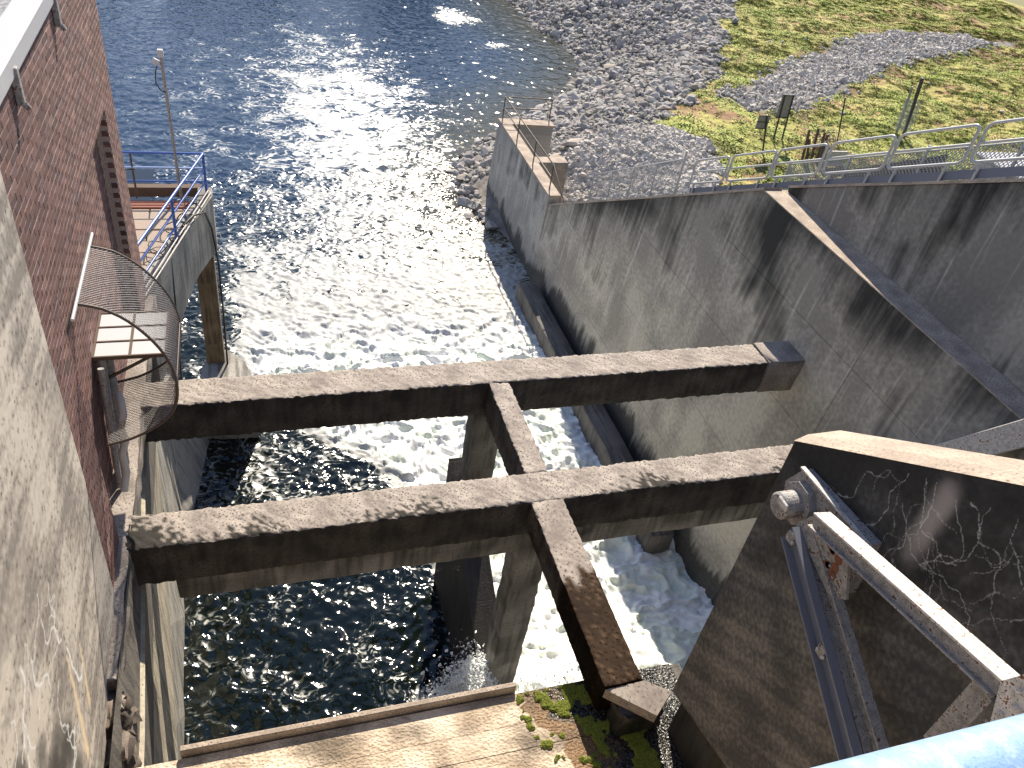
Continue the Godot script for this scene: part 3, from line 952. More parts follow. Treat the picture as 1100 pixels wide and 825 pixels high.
# ------------------------------------------------------------------ the concrete frame across the basin
func brace_frame() -> void:
	var t := thing("brace_frame", "weathered concrete frame of two cross beams, tie beam and strut spanning the basin", "concrete frame", Vector3(4.4, 0, -10))
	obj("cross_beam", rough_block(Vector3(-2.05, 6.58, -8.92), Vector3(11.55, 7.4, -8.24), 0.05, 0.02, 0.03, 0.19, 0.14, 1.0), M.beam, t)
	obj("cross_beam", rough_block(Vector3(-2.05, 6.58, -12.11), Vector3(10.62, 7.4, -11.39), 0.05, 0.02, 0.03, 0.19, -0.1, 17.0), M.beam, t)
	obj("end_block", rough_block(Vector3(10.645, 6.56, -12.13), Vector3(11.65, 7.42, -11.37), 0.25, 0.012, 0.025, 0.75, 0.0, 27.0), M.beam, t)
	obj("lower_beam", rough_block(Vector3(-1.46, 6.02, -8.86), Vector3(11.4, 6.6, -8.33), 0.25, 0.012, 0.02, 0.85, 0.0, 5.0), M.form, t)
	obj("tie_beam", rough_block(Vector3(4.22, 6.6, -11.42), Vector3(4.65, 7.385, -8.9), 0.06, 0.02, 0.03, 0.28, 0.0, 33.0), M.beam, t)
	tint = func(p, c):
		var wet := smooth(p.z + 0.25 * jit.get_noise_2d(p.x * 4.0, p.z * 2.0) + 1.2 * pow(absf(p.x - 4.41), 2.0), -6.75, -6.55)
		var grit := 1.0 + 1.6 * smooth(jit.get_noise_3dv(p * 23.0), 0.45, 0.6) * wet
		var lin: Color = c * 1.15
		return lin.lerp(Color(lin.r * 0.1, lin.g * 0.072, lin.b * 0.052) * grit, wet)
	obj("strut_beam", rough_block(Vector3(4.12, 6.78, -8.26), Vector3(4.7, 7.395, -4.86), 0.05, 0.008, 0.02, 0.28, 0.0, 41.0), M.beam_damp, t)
	tint = null
	obj("column", rough_block(Vector3(4.1, -1.2, -8.8), Vector3(4.7, 6.6, -8.3), 0.2, 0.03, 0.04, 0.9, 0.0, 51.0), M.form, t)
	obj("column", rough_block(Vector3(4.08, -1.2, -12.0), Vector3(4.66, 6.6, -11.42), 0.25, 0.02, 0.03, 0.6, 0.0, 57.0), M.form, t)
	# the block that carries the strut's near end to the pier
	var s := begin()
	hexa(s, [Vector3(4.14, 7.16, -4.85), Vector3(4.72, 7.16, -4.85), Vector3(5.03, 7.2, -4.62), Vector3(4.7, 7.16, -4.36), Vector3(4.14, 7.35, -4.85), Vector3(4.72, 7.385, -4.85), Vector3(5.03, 7.39, -4.62), Vector3(4.7, 7.34, -4.36)])
	obj("seat_block", s, M.beam_damp, t)
	obj("seat_foot", rough_block(Vector3(4.3, 6.5, -4.83), Vector3(4.95, 7.15, -4.5), 0.1, 0.04, 0.05, 0.5, 0.0, 61.0), M.wet_shade_wall, t)
	# the dividing wall under it, falling towards the dam
	t = thing("dividing_wall", "dark concrete dividing wall sloping down into the water under the frame", "concrete wall", Vector3(4.2, 0, -10.5))
	s = begin()
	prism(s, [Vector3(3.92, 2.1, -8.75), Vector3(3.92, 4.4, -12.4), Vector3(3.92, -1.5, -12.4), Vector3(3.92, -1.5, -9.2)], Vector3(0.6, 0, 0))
	obj("wall_body", s, M.wet_shade_wall, t)  # shade under the frame is put into its near-black colour

# ------------------------------------------------------------------ the pier with the gate's trunnion
func pier() -> void:
	var t := thing("gate_pier", "dark concrete pier wall with sunlit sloping top and white lime cracks on the right", "concrete wall", Vector3(5.3, 7, -3))
	var w := 1024
	var z0 := -4.7; var L := 6.5; var y1 := 15.5; var H := 8.5
	var big := nimg(w, w, 6.0 / w, 4, 402)
	var fine := nimg(w, w, 90.0 / w, 4, 403)
	var run := streaks(w, w, 404, 16, 22.0 / w)
	var c := PackedByteArray(); c.resize(w * w * 3)
	for y in w:
		for x in w:
			var k := y * w + x
			# the boards of the form run downhill towards the river, parallel to the sloping top
			var q := (int(y + x * 0.55) & 1023)
			var board := run[(x & 1023) * w + q]
			var hy := y1 - float(y) / w * H
			var z := z0 + float(x) / w * L
			var top := 12.05 + 0.72 * (z + 4.63)
			var depth := top - hy
			var t0 := clampf(0.42 + (big[k] - 128) / 230.0 + (board - 128) / 240.0 + (fine[k] - 128) / 420.0, 0.0, 1.0)
			var black := clampf(1.15 - depth * 0.62 + (big[k] - 128) / 130.0, 0.0, 0.9)
			var brown := clampf((depth - 1.9) * 0.5 + (board - 128) / 120.0, 0.0, 1.0)
			var v := (1.0 - 0.66 * black) * (0.84 + 0.32 * fine[k] / 255.0)
			c[k * 3] = int(clampf(lerpf(64, 114, t0) * v * 1.0, 0, 255))
			c[k * 3 + 1] = int(clampf(lerpf(64, 111, t0) * v * lerpf(1.0, 0.985, brown), 0, 255))
			c[k * 3 + 2] = int(clampf(lerpf(64, 109, t0) * v * lerpf(1.0, 0.95, brown), 0, 255))
	var im := Image.create_from_data(w, w, false, Image.FORMAT_RGB8, c)
	var rg := RandomNumberGenerator.new(); rg.seed = 31
	var pix := func(y: float, z: float) -> Vector2: return Vector2((z - z0) / L * w, (y1 - y) / H * w)
	for i in 60:                                            # a worn pale smear down from the top edge
		var f := i / 60.0
		var p: Vector2 = pix.call(lerpf(13.05, 12.2, f), lerpf(-3.02, -3.0, f))
		dab(im, p.x + rg.randf_range(-9, 9), p.y, rg.randf_range(12, 26), Color(0.6, 0.57, 0.55), 0.22 * (1.0 - f * 0.5))
	for q in [[12.72, -3.55, 1.5], [12.85, -3.4, 1.3], [12.95, -3.25, 1.1], [13.0, -3.15, 1.4], [13.02, -2.95, 1.0], [13.1, -2.85, 0.9], [13.2, -2.7, 1.2], [12.6, -3.3, 1.5], [12.5, -2.9, 1.3], [13.3, -2.5, 1.4], [13.5, -2.2, 1.3]]:
		var p: Vector2 = pix.call(q[0], q[1])
		crack(im, rg, p.x, p.y, q[2], 80, 1.0, 1)
	var m := mat("pier_face", Color.WHITE, 0.82)
	m.albedo_texture = ImageTexture.create_from_image(im)
	m.normal_enabled = true; m.normal_texture = M.form_bump; m.normal_scale = 0.5
	uvf = [Vector3(0, y1, z0), Vector3(0, 0, 1.0 / L), Vector3(0, -1.0 / H, 0)]
	var s := begin()
	prism(s, [Vector3(5.04, 7.39, -4.63), Vector3(5.04, 12.05, -4.63), Vector3(5.04, 15.38, 0), Vector3(5.04, 16.1, 1.0), Vector3(5.04, 9.3, 1.0), Vector3(5.04, 8.85, -1.5), Vector3(5.04, 7.85, -3.3)], Vector3(0.5, 0, 0))
	obj("pier_body", s, m, t)
	uvf = []
	s = begin()
	box(s, Vector3(5.1, 6.3, -4.45), Vector3(5.5, 8.2, -2.9))
	box(s, Vector3(5.1, 6.3, -2.899), Vector3(5.5, 9.0, -1.3))
	obj("shade_fill", s, M.wet_shade_wall, t)  # dark fill added under the pier for the shaded gap
	# worn sunlit capping, chamfered along the gate side
	s = begin()
	var e := Vector3(0, 3.33, 4.63)
	var f := Vector3(0, 0.9, 1.25)
	var cs := [Vector3(5.035, 12.052, -4.64), Vector3(5.17, 12.12, -4.64), Vector3(5.56, 12.13, -4.64), Vector3(5.56, 12.0, -4.64)]
	prism(s, cs, e + f)
	obj("capping", s, M.coping, t)
	# a sloping white steel beam behind it, down from the pier to the right wall
	t = thing("steel_strut", "pale lilac steel strut rising to the right wall behind the pier", "steel beam", Vector3(11.3, 6.9, -8.3))
	s = begin()
	bar(s, Vector3(11.3, 6.9, -8.3), Vector3(11.55, 11.0, -5.6), 0.35, 0.42, 0.01)
	obj("beam", s, M.plate, t)
	s = begin()
	box(s, Vector3(11.2, 6.65, -8.55), Vector3(11.6, 7.15, -8.1), 0.02)
	obj("wall_bracket", s, M.grey_metal, t)
	s = begin()
	box(s, Vector3(11.42, 10.62, -5.92), Vector3(12.42, 11.12, -5.45), 0.02)
	obj("wall_bracket", s, M.grey_metal, t)


func gate_arm() -> void:
	var t := thing("gate_linkage", "grey riveted steel gate arms meeting at a round trunnion pin on the pier", "gate arm", Vector3(4.9, 11.7, -4.1))
	var face := func(y: float, z: float, x := 5.03): return Vector3(x, y, z)
	var s := begin()
	prism(s, [face.call(12.02, -4.28), face.call(12.13, -3.25), face.call(11.5, -3.2), face.call(11.35, -3.7), face.call(11.55, -4.36), face.call(11.72, -4.42)], Vector3(-0.09, 0, 0))
	obj("bearing_plate", s, M.grey_metal, t)
	s = begin()
	for k in [[12.1, -3.25, 12.0, -4.3]]:
		bar(s, Vector3(4.93, k[0], k[1]), Vector3(4.93, k[2] + 0.03, k[3]), 0.05, 0.02)
	obj("plate_edge", s, M.plate, t)
	s = begin()
	var oct := []
	for k in 8: oct.append(Vector3(4.94, 11.72 + sin(TAU * (k + 0.5) / 8) * 0.24, -4.12 + cos(TAU * (k + 0.5) / 8) * 0.21))
	prism(s, oct, Vector3(-0.08, 0, 0))
	obj("hub_plate", s, M.grey_metal, t)
	s = begin()
	disc(s, Vector3(4.86, 11.72, -4.12), Vector3(-1, 0, 0), 0.135, 0.2, 28, 0.02)
	var pin := obj("trunnion_pin", s, M.grey_metal, t)
	s = begin()
	box(s, Vector3(4.645, 11.76, -4.15), Vector3(4.672, 11.84, -4.0), 0.01)
	obj("keeper", s, M.plate, pin)
	# upper arm: a box girder, its top flange coloured paler, sunlight put into the colour
	var a := Vector3(4.72, 12.0, -3.69); var b := Vector3(4.5, 12.71, -1.63)
	s = begin(); bar(s, a, b, 0.1, 0.13, 0.004); var arm := obj("upper_arm", s, M.grey_metal, t)
	s = begin(); bar(s, a + Vector3(0, 0.08, 0), b + Vector3(0, 0.08, 0), 0.17, 0.024, 0.003); obj("flange", s, M.plate, arm)
	s = begin(); bar(s, a - Vector3(0, 0.078, 0), b - Vector3(0, 0.078, 0), 0.17, 0.022, 0.003); obj("flange", s, M.grey_metal, arm)
	# lower arm: two channels laced by a short tie
	var c := Vector3(4.74, 11.62, -3.9); var d := Vector3(4.52, 10.5, -1.5)
	s = begin(); bar(s, c, d, 0.02, 0.21, 0.003); bar(s, c + Vector3(-0.045, 0.105, 0.06), d + Vector3(-0.045, 0.105, 0.06), 0.09, 0.018); bar(s, c + Vector3(-0.045, -0.105, 0.0), d + Vector3(-0.045, -0.105, 0.0), 0.09, 0.018)
	arm = obj("lower_arm", s, M.toe_metal, t)
	var c2 := Vector3(4.84, 11.76, -3.82); var d2 := Vector3(4.66, 10.74, -1.5)
	s = begin(); bar(s, c2, d2, 0.02, 0.2, 0.003); bar(s, c2 + Vector3(-0.05, 0.1, 0.05), d2 + Vector3(-0.05, 0.1, 0.05), 0.1, 0.02); bar(s, c2 + Vector3(-0.05, -0.1, 0), d2 + Vector3(-0.05, -0.1, 0), 0.1, 0.02)
	obj("channel", s, M.grey_metal, arm)
	for f in [0.03, 0.42, 0.8]:
		s = begin()
		var p := c.lerp(d, f)
		box(s, p + Vector3(-0.06, -0.06, -0.05), p + Vector3(0.12, 0.07, 0.05), 0.005)
		obj("tie_plate", s, M.grey_metal, arm)
		for k in [-0.03, 0.06]:
			s = begin()
			disc(s, p + Vector3(-0.061, 0.0, k), Vector3(-1, 0.3, 0), 0.016, 0.018, 10, 0.006)
			obj("bolt", s, M.plate, arm)
	# gusset between the arms, with holes of its bolts and rust
	s = begin()
	prism(s, [Vector3(4.765, 12.0, -3.75), Vector3(4.765, 12.1, -3.3), Vector3(4.765, 11.66, -3.05), Vector3(4.765, 11.5, -3.2), Vector3(4.765, 11.7, -3.9)], Vector3(-0.03, 0, 0))
	var gus := obj("gusset", s, M.grey_metal, t)
	var rg := RandomNumberGenerator.new(); rg.seed = 4
	for i in 9:
		s = begin()
		disc(s, Vector3(4.73, 11.8 + rg.randf_range(-0.12, 0.13), -3.35 + rg.randf_range(-0.13, 0.1)), Vector3(-1, 0, 0), rg.randf_range(0.015, 0.05), 0.002, 9)
		obj("rust_spot", s, M.rust, gus)
	for i in 12:
		s = begin()
		disc(s, Vector3(4.732, 11.93 - 0.03 * i + (0.04 if i % 2 else 0.0), -3.68 + 0.04 * i + (0.05 if i % 2 else 0.0)), Vector3(-1, 0, 0), 0.016, 0.016, 10, 0.006)
		obj("bolt", s, M.grey_metal, gus)
	# end of the upper arm: bolted plate and the brace that comes down from it
	s = begin()
	prism(s, [Vector3(4.37, 12.83, -1.63), Vector3(4.37, 13.06, -1.55), Vector3(4.37, 12.9, -1.0), Vector3(4.37, 12.3, -1.1), Vector3(4.37, 12.5, -1.5)], Vector3(0.03, 0, 0))
	var ep := obj("end_plate", s, M.plate, t)
	for k in [[12.9, -1.52], [12.8, -1.46], [12.72, -1.4], [12.66, -1.5], [12.8, -1.34]]:
		s = begin()
		disc(s, Vector3(4.371, k[0], k[1]), Vector3(-1, 0, 0), 0.02, 0.02, 12, 0.007)
		obj("bolt", s, M.plate, ep)
	s = begin()
	bar(s, Vector3(4.5, 12.6, -1.72), Vector3(4.52, 11.75, -1.72), 0.16, 0.02)
	bar(s, Vector3(4.52, 12.6, -1.62), Vector3(4.54, 11.75, -1.62), 0.02, 0.18)
	var br := obj("brace", s, M.grey_metal, t)
	for i in 6:
		s = begin()
		disc(s, Vector3(4.508, 12.46 - 0.08 * i, -1.65 + (0.07 if i % 2 else 0.0)), Vector3(-1, 0, 0), 0.017, 0.016, 10, 0.006)
		obj("bolt", s, M.grey_metal, br)

# ------------------------------------------------------------------ the spillway apron below the gate
func apron() -> void:
	var t := thing("spillway_apron", "pinkish concrete spillway floor at the bottom, wet and mossy along its right side", "spillway", Vector3(1.5, 6.6, -4))
	var w := 1024
	var x0 := -1.95; var W := 7.6; var z0 := -5.46; var D := 5.5
	var big := nimg(w, w, 6.0 / w, 4, 502)
	var fine := nimg(w, w, 110.0 / w, 4, 503)
	var run := streaks(w, w, 504, 10, 12.0 / w)
	var c := PackedByteArray(); c.resize(w * w * 3)
	var r := PackedByteArray(); r.resize(w * w)
	for y in w:
		for x in w:
			var k := y * w + x
			var px := x0 + float(x) / w * W; var pz := z0 + float(y) / w * D
			# where the floor is wet: right of a curve, with a brown rim, then moss, then black slime
			var dry := px - (3.05 + 0.55 * smooth(pz, -5.5, -4.4) + 0.5 * smooth(pz, -4.6, -3.2)) + (big[k] - 128) / 420.0
			var t0 := clampf(0.62 + (big[k] - 128) / 110.0 + (fine[k] - 128) / 420.0, 0.0, 1.0)
			var col := Vector3(lerpf(150, 212, t0), lerpf(133, 194, t0), lerpf(113, 172, t0))
			var dark := clampf((big[(k + 300 * w) % (w * w)] - 128) / 100.0 + (run[(x * w + y) % (w * w)] - 128) / 200.0 - 0.08, 0.0, 1.0)
			col *= 1.0 - 0.3 * dark
			var brown := smooth(dry, 0.0, 0.05)
			col = col.lerp(Vector3(98, 74, 46) * (0.8 + 0.4 * t0), brown)
			var slime := smooth(dry + (big[k] - 128) / 600.0, 0.42, 0.75)
			col = col.lerp(Vector3(26, 24, 19) * (0.6 + fine[k] / 200.0), slime)
			if fine[k] > 190: col = col.lerp(Vector3(120, 112, 88), 0.5 * slime)
			r[k] = int(lerpf(lerpf(235, 150, brown), 85, slime))
			c[k * 3] = int(clampf(col.x, 0, 255)); c[k * 3 + 1] = int(clampf(col.y, 0, 255)); c[k * 3 + 2] = int(clampf(col.z, 0, 255))
	var m := mat("apron", Color.WHITE, 1.0)
	m.albedo_texture = texture(w, w, c)
	m.roughness_texture = texture(w, w, r, Image.FORMAT_L8)
	m.normal_enabled = true; m.normal_texture = bump(w, w, fine, 5.0); m.normal_scale = 0.8
	uvf = [Vector3(x0, 0, z0), Vector3(1.0 / W, 0, 0), Vector3(0, 0, 1.0 / D)]
	# the floor was poured in strips
	var zs := [-5.44, -4.98, -4.62, -4.28, -3.9, -3.4, -2.6, -1.2, 1.0]
	var rg := RandomNumberGenerator.new(); rg.seed = 5
	for i in zs.size() - 1:
		var s := begin()
		var up: float = 0.05 * (zs[i] + 5.44)
		var up2: float = 0.05 * (zs[i + 1] + 5.44)
		var j := rg.randf_range(-0.006, 0.006)
		hexa(s, [Vector3(-1.9, 5.9, zs[i] + 0.008), Vector3(5.6, 5.9, zs[i] + 0.008), Vector3(5.6, 5.9, zs[i + 1]), Vector3(-1.9, 5.9, zs[i + 1]), Vector3(-1.9, 6.6 + up + j, zs[i] + 0.008), Vector3(5.6, 6.6 + up + j, zs[i] + 0.008), Vector3(5.6, 6.6 + up2 + j, zs[i + 1]), Vector3(-1.9, 6.6 + up2 + j, zs[i + 1])])
		obj("floor_slab", s, m, t)
	uvf = []
	var s := begin()
	box(s, Vector3(-2.0, 4.0, -5.45), Vector3(5.8, 6.52, -4.9))
	obj("apron_body", s, M.form_dark, t)
	s = begin()
	box(s, Vector3(-1.3, 6.3, -5.54), Vector3(3.15, 6.74, -5.46), 0.012)
	obj("end_sill", s, M.coping, t)
	# slimy bumps and cushions of moss
	var bumps := []; var moss := []; var mc := []
	while bumps.size() < 2600:
		var px := rg.randf_range(3.4, 5.3); var pz := rg.randf_range(-5.4, -2.4)
		var dry := px - (3.05 + 0.55 * smooth(pz, -5.5, -4.4) + 0.5 * smooth(pz, -4.6, -3.2))
		if rg.randf() > smooth(dry, 0.35, 0.8): continue
		var k := rg.randf_range(0.03, 0.075)
		bumps.append(Transform3D(Basis(Vector3.UP, rg.randf() * TAU) * Basis.from_scale(Vector3(k, k * 0.7, k)), Vector3(px, 6.6 + 0.05 * (pz + 5.44), pz)))
	many("slime", rock_mesh(71, 0.8), M.wet_stone, bumps, [], t)
	while moss.size() < 22000:
		var px := rg.randf_range(3.1, 5.0); var pz := rg.randf_range(-5.4, -2.6)
		var dry := px - (3.05 + 0.55 * smooth(pz, -5.5, -4.4) + 0.5 * smooth(pz, -4.6, -3.2))
		var n := jit.get_noise_2d(px * 2.2, pz * 2.2) + 0.5 * jit.get_noise_2d(px * 6.0, pz * 6.0)
		var want := n + 0.16 - absf(dry - 0.55) * 1.1
		if want < 0.0: continue
		var k := rg.randf_range(0.012, 0.03)
		moss.append(Transform3D(Basis(Vector3.UP, rg.randf() * TAU) * Basis.from_scale(Vector3(k, k * rg.randf_range(0.7, 1.6), k)), Vector3(px, 6.605 + 0.05 * (pz + 5.44) + minf(want, 0.3) * 0.08, pz)))
		mc.append(Color(0.34, 0.36, 0.04).lerp(Color(0.14, 0.2, 0.03), rg.randf()))
	many("moss", rock_mesh(72, 1.0), M.stone, moss, mc, t)

# ------------------------------------------------------------------ the river
func river() -> void:
	var t := Node3D.new()
	t.name = "river"
	add_child(t)
	structure(t)
	var a := water_maps(1536, 2048, -4, 13, -37, -4.5, 0.007, Color(0.016, 0.036, 0.075))
	var m := mat("water_near", Color.WHITE, 1.0)
	m.albedo_texture = a[0]; m.roughness_texture = a[1]
	put("basin_water", sheet(-4, 13, -37, -4.5, 0.065, wave), m, t)
	var b := water_maps(2048, 1536, -34, 30, -92, -37, 0.011, Color(0.016, 0.036, 0.075))
	m = mat("water_far", Color.WHITE, 1.0)
	m.albedo_texture = b[0]; m.roughness_texture = b[1]
	put("pool_water", sheet(-34, 30, -92, -37, 0.13, wave), m, t)
	m = mat("water_rest", Color(0.01, 0.018, 0.03), 0.1)
	var s := begin()
	for q in [[-300, -34, -300, 8], [-34, 30, -300, -92], [30, 120, -300, -92], [-34, -4, -37, 8]]:
		quad(s, Vector3(q[0], -0.01, q[2]), Vector3(q[1], -0.01, q[2]), Vector3(q[1], -0.01, q[3]), Vector3(q[0], -0.01, q[3]), Vector3.UP)
	obj("open_water", s, m, t)
	# spray thrown up where the water strikes the column and the apron
	var rg := RandomNumberGenerator.new(); rg.seed = 77
	var at := []
	for i in 22000:
		var f := rg.randf()
		var p := Vector3.ZERO
		if f < 0.62:        # against the column's foot
			var h := absf(rg.randfn(0.0, 0.42))
			var q := rg.randfn(0.0, 0.6)
			p = Vector3(3.95 + q - 0.3 * h, 0.6 + 0.9 * exp(-q * q * 1.6) + h * 1.2 * exp(-q * q * 1.2), rg.randfn(-8.25, 0.3))
		else:
			p = Vector3(rg.randf_range(4.6, 7.6), 0.7 + absf(rg.randfn(0, 0.3)), rg.randfn(-7.6, 0.6))
		var k := 0.014 + 0.07 * pow(rg.randf(), 5.0)
		at.append(Transform3D(Basis(Vector3(rg.randf(), rg.randf(), 0.3).normalized(), rg.randf() * 6.0) * Basis.from_scale(Vector3(k, k * rg.randf_range(1.0, 2.4), k)), p))
	mat("spray", Color(0.9, 0.92, 0.92), 0.5)
	many("spray", rock_mesh(80, 1.0), M.spray, at, [], t)
	tree_line()

func tree_line() -> void:       # the wooded far bank, which the picture shows only mirrored in the river
	var rg := RandomNumberGenerator.new(); rg.seed = 15
	var s := begin()
	hexa(s, [Vector3(-140, -2, -150), Vector3(160, -2, -150), Vector3(160, -2, -106), Vector3(-140, -2, -106), Vector3(-140, 7, -150), Vector3(160, 7, -150), Vector3(160, 4, -110), Vector3(-140, 4, -110)])
	structure(obj("far_bank", s, M.turf))
	var at := []; var cols := []
	for i in 90:
		var c := Vector3(rg.randf_range(-60, 75), 4, rg.randf_range(-126, -112))
		var h := rg.randf_range(10, 19) * (1.0 if c.x > 2.0 else 0.7)
		for j in 160:
			var d := Vector3(rg.randfn(0, 1), rg.randfn(0, 1), rg.randfn(0, 1)).normalized() * rg.randf_range(0.5, 1.0)
			var k := rg.randf_range(0.5, 1.3)
			at.append(Transform3D(Basis(Vector3.UP, rg.randf() * TAU) * Basis.from_scale(Vector3(k, k, k)), c + Vector3(d.x * h * 0.35, h * 0.6 + d.y * h * 0.45, d.z * h * 0.35)))
			cols.append(Color(0.1, 0.07, 0.04).lerp(Color(0.06, 0.07, 0.03), rg.randf()))
	tag(many("treeline", rock_mesh(90, 0.7), M.stone, at, cols), "brown bare trees on the far bank mirrored in the river", "trees")

# ------------------------------------------------------------------ the right bank
func ground() -> void:
	var t := Node3D.new()
	t.name = "ground"
	add_child(t)
	structure(t)
	var x0 := 8.0; var W := 68.0; var z0 := -100.0; var D := 75.0
	var w := 1024; var h := 1024
	var big := nimg(1024, 1024, 7.0 / 1024, 5, 602)
	var fine := nimg(1024, 1024, 130.0 / 1024, 4, 603)
	var mid := nimg(1024, 1024, 30.0 / 1024, 4, 604)
	var c := PackedByteArray(); c.resize(w * h * 3)
	var n := 160
	var e := PackedFloat32Array(); var q := PackedFloat32Array()
	var path := PackedVector2Array(PATH)
	for j in n + 1:
		for i in n + 1:
			var p := Vector2(x0 + W * i / n, z0 + D * j / n)
			e.append(beside(TURF, p))
			var best := 1e9
			for k in path.size():
				best = minf(best, p.distance_to(Geometry2D.get_closest_point_to_segment(p, path[k], path[(k + 1) % path.size()])))
			q.append(best if Geometry2D.is_point_in_polygon(p, path) else -best)
	for y in h:
		var gy := float(y) / h * n
		var jy := int(gy); gy -= jy
		for x in w:
			var gx := float(x) / w * n
			var jx := int(gx); gx -= jx
			var k := jy * (n + 1) + jx
			var i := y * w + x
			var b := (big[i] - 128) / 128.0; var m := (mid[i] - 128) / 128.0; var f := fine[i] / 255.0
			var turf := lerpf(lerpf(e[k], e[k + 1], gx), lerpf(e[k + n + 1], e[k + n + 2], gx), gy) + b * 1.2 + m * 0.8
			var road := lerpf(lerpf(q[k], q[k + 1], gx), lerpf(q[k + n + 1], q[k + n + 2], gx), gy) + m * 0.5
			var stone := Vector3(138, 131, 124) * (0.6 + 0.5 * f)
			var grass := Vector3(150, 152, 72).lerp(Vector3(178, 158, 98), clampf(0.5 + b * 1.1 + m * 0.4, 0.0, 1.0)) * (0.72 + 0.4 * f)
			var dirt := Vector3(140, 108, 78) * (0.75 + 0.4 * f)
			var px := x0 + W * x / w; var pz := z0 + D * y / h
			var bare := smooth(m * 0.9 + b * 0.9 + 0.35 * exp(-pow((px - 24.0) / 4.5, 2.0) - pow((pz + 37.5) / 3.0, 2.0)) + 0.5 * exp(-pow((px - 24.0) / 7.0, 2.0) - pow((pz + 31.0) / 2.2, 2.0)) + 0.6 * exp(-pow((px - 60.0) / 9.0, 2.0) - pow((pz + 58.5) / 4.0, 2.0)), 0.28, 0.5)
			var col := grass.lerp(dirt, bare)
			col = stone.lerp(col, smooth(turf, -0.5, 0.3))
			col = col.lerp(dirt * 0.8, smooth(road, -1.1, -0.5) * 0.8)
			col = col.lerp(stone, smooth(road, -0.35, 0.1))
			c[i * 3] = int(col.x); c[i * 3 + 1] = int(col.y); c[i * 3 + 2] = int(col.z)
	var gm := mat("ground", Color.WHITE, 0.95)
	gm.albedo_texture = texture(w, h, c)
	gm.normal_enabled = true; gm.normal_texture = bump(1024, 1024, fine, 3.0); gm.normal_scale = 0.3
	var hgt := func(x, z): return ground_y(x, z, beside(SHORE, Vector2(x, z)))
	put("bank", sheet(x0, x0 + W, z0, z0 + D, 0.42, hgt), gm, t)
	var flat := mat("turf_far", Color(0.17, 0.16, 0.07), 0.95)
	put("far_field", sheet(x0 + W, x0 + W + 200, -200, -20, 9.0, func(x, z): return ground_y(x, z, 50.0) - 0.02), flat, t)
	put("far_field", sheet(20, x0 + W, -200, z0, 6.0, hgt), flat, t)
	# rip-rap and gravel
	var rg := RandomNumberGenerator.new(); rg.seed = 99
	var shapes := []
	for i in 6: shapes.append(rock_mesh(200 + i, [0.75, 0.6, 0.9, 0.5, 0.8, 0.65][i]))
	var big_ones := []; var small := []
	var eye := Vector3(0, 17, 0)
	var tries := 0
	while tries < 90000 and big_ones.size() < 17000:
		tries += 1
		var p := Vector2(rg.randf_range(8.5, 50), rg.randf_range(-84, -27.2))
		var d := beside(SHORE, p)
		if d < -1.3 or d > 22.0: continue
		var tf := beside(TURF, p) + 0.8 * jit.get_noise_2d(p.x * 0.5, p.y * 0.5)
		if tf > 0.3: continue
		if p.x < 11.9 and p.y > -35.3 and p.x > 10.6: continue
		if p.x > 11.5 and p.y > -34.0: continue
		var s := rg.randf_range(0.17, 0.4) + (0.3 if rg.randf() < 0.1 else 0.0)
		if p.y > -38.0 and p.x > 14.0: s *= 0.75
		var y := ground_y(p.x, p.y, d)
		var tr := Transform3D(Basis.from_euler(Vector3(rg.randf_range(-0.5, 0.5), rg.randf() * TAU, rg.randf_range(-0.5, 0.5))) * Basis.from_scale(Vector3(s * 1.5, s * 1.15, s * 1.3)), Vector3(p.x, y + s * 0.12, p.y))
		var v := rg.randf_range(0.28, 0.6)
		big_ones.append([tr, Color(v, v * rg.randf_range(0.92, 0.97), v * rg.randf_range(0.83, 0.93)), s / eye.distance_to(tr.origin)])
	big_ones.sort_custom(func(a, b): return a[2] > b[2])
	for i in mini(300, big_ones.size()):
		put("stone", shapes[i % 6], M["stone%d" % (rg.randi() % 4)], t, big_ones[i][0])
	for k in 3:
		var at := []; var cols := []
		for i in range(300 + k, big_ones.size(), 3):
			at.append(big_ones[i][0]); cols.append(big_ones[i][1])
		many("stones", shapes[k], M.stone, at, cols, t)
	var gp := []; var gc := []
	tries = 0
	while tries < 130000 and gp.size() < 34000:
		tries += 1
		var p := Vector2(rg.randf_range(11.8, 24), rg.randf_range(-35.5, -26.5)) if tries % 2 else Vector2(rg.randf_range(25, 60), rg.randf_range(-58, -37))
		if tries % 2:
			if beside(TURF, p) > 0.1 + 0.5 * jit.get_noise_2d(p.x, p.y): continue
		elif not Geometry2D.is_point_in_polygon(p + Vector2(jit.get_noise_2d(p.x, p.y), jit.get_noise_2d(p.x + 50.0, p.y)) * 0.9, path) and rg.randf() > 0.0015: continue
		var s := rg.randf_range(0.08, 0.2) * (1.0 if tries % 2 else 1.15) * (1.0 + 1.2 * pow(rg.randf(), 9.0))
		var d := beside(SHORE, p)
		gp.append(Transform3D(Basis.from_euler(Vector3(rg.randf() * 3.0, rg.randf() * TAU, rg.randf() * 3.0)) * Basis.from_scale(Vector3(s * 1.4, s, s * 1.2)), Vector3(p.x, ground_y(p.x, p.y, d) + s * 0.15, p.y)))
		var v := rg.randf_range(0.48, 0.8)
		gc.append(Color(v, v * 0.94, v * 0.86))
	many("gravel", shapes[2], M.stone, gp, gc, t)
	# grass
	var gs := begin()
	for i in 7:
		var a := TAU * i / 7.0 + 0.3 * sin(i * 5.0)
		var o := Vector3(cos(a), 0, sin(a))
		var side := Vector3(-o.z, 0, o.x) * 0.05
		var r := 0.16 + 0.05 * sin(i * 3.0)
		gs.set_normal((Vector3.UP + o * 0.25).normalized())
		tri(gs, o * 0.05 - side, o * 0.05 + side, o * (0.1 + r) + Vector3(0, 0.16 + 0.08 * sin(i * 2.3), 0), Vector3.UP + o)
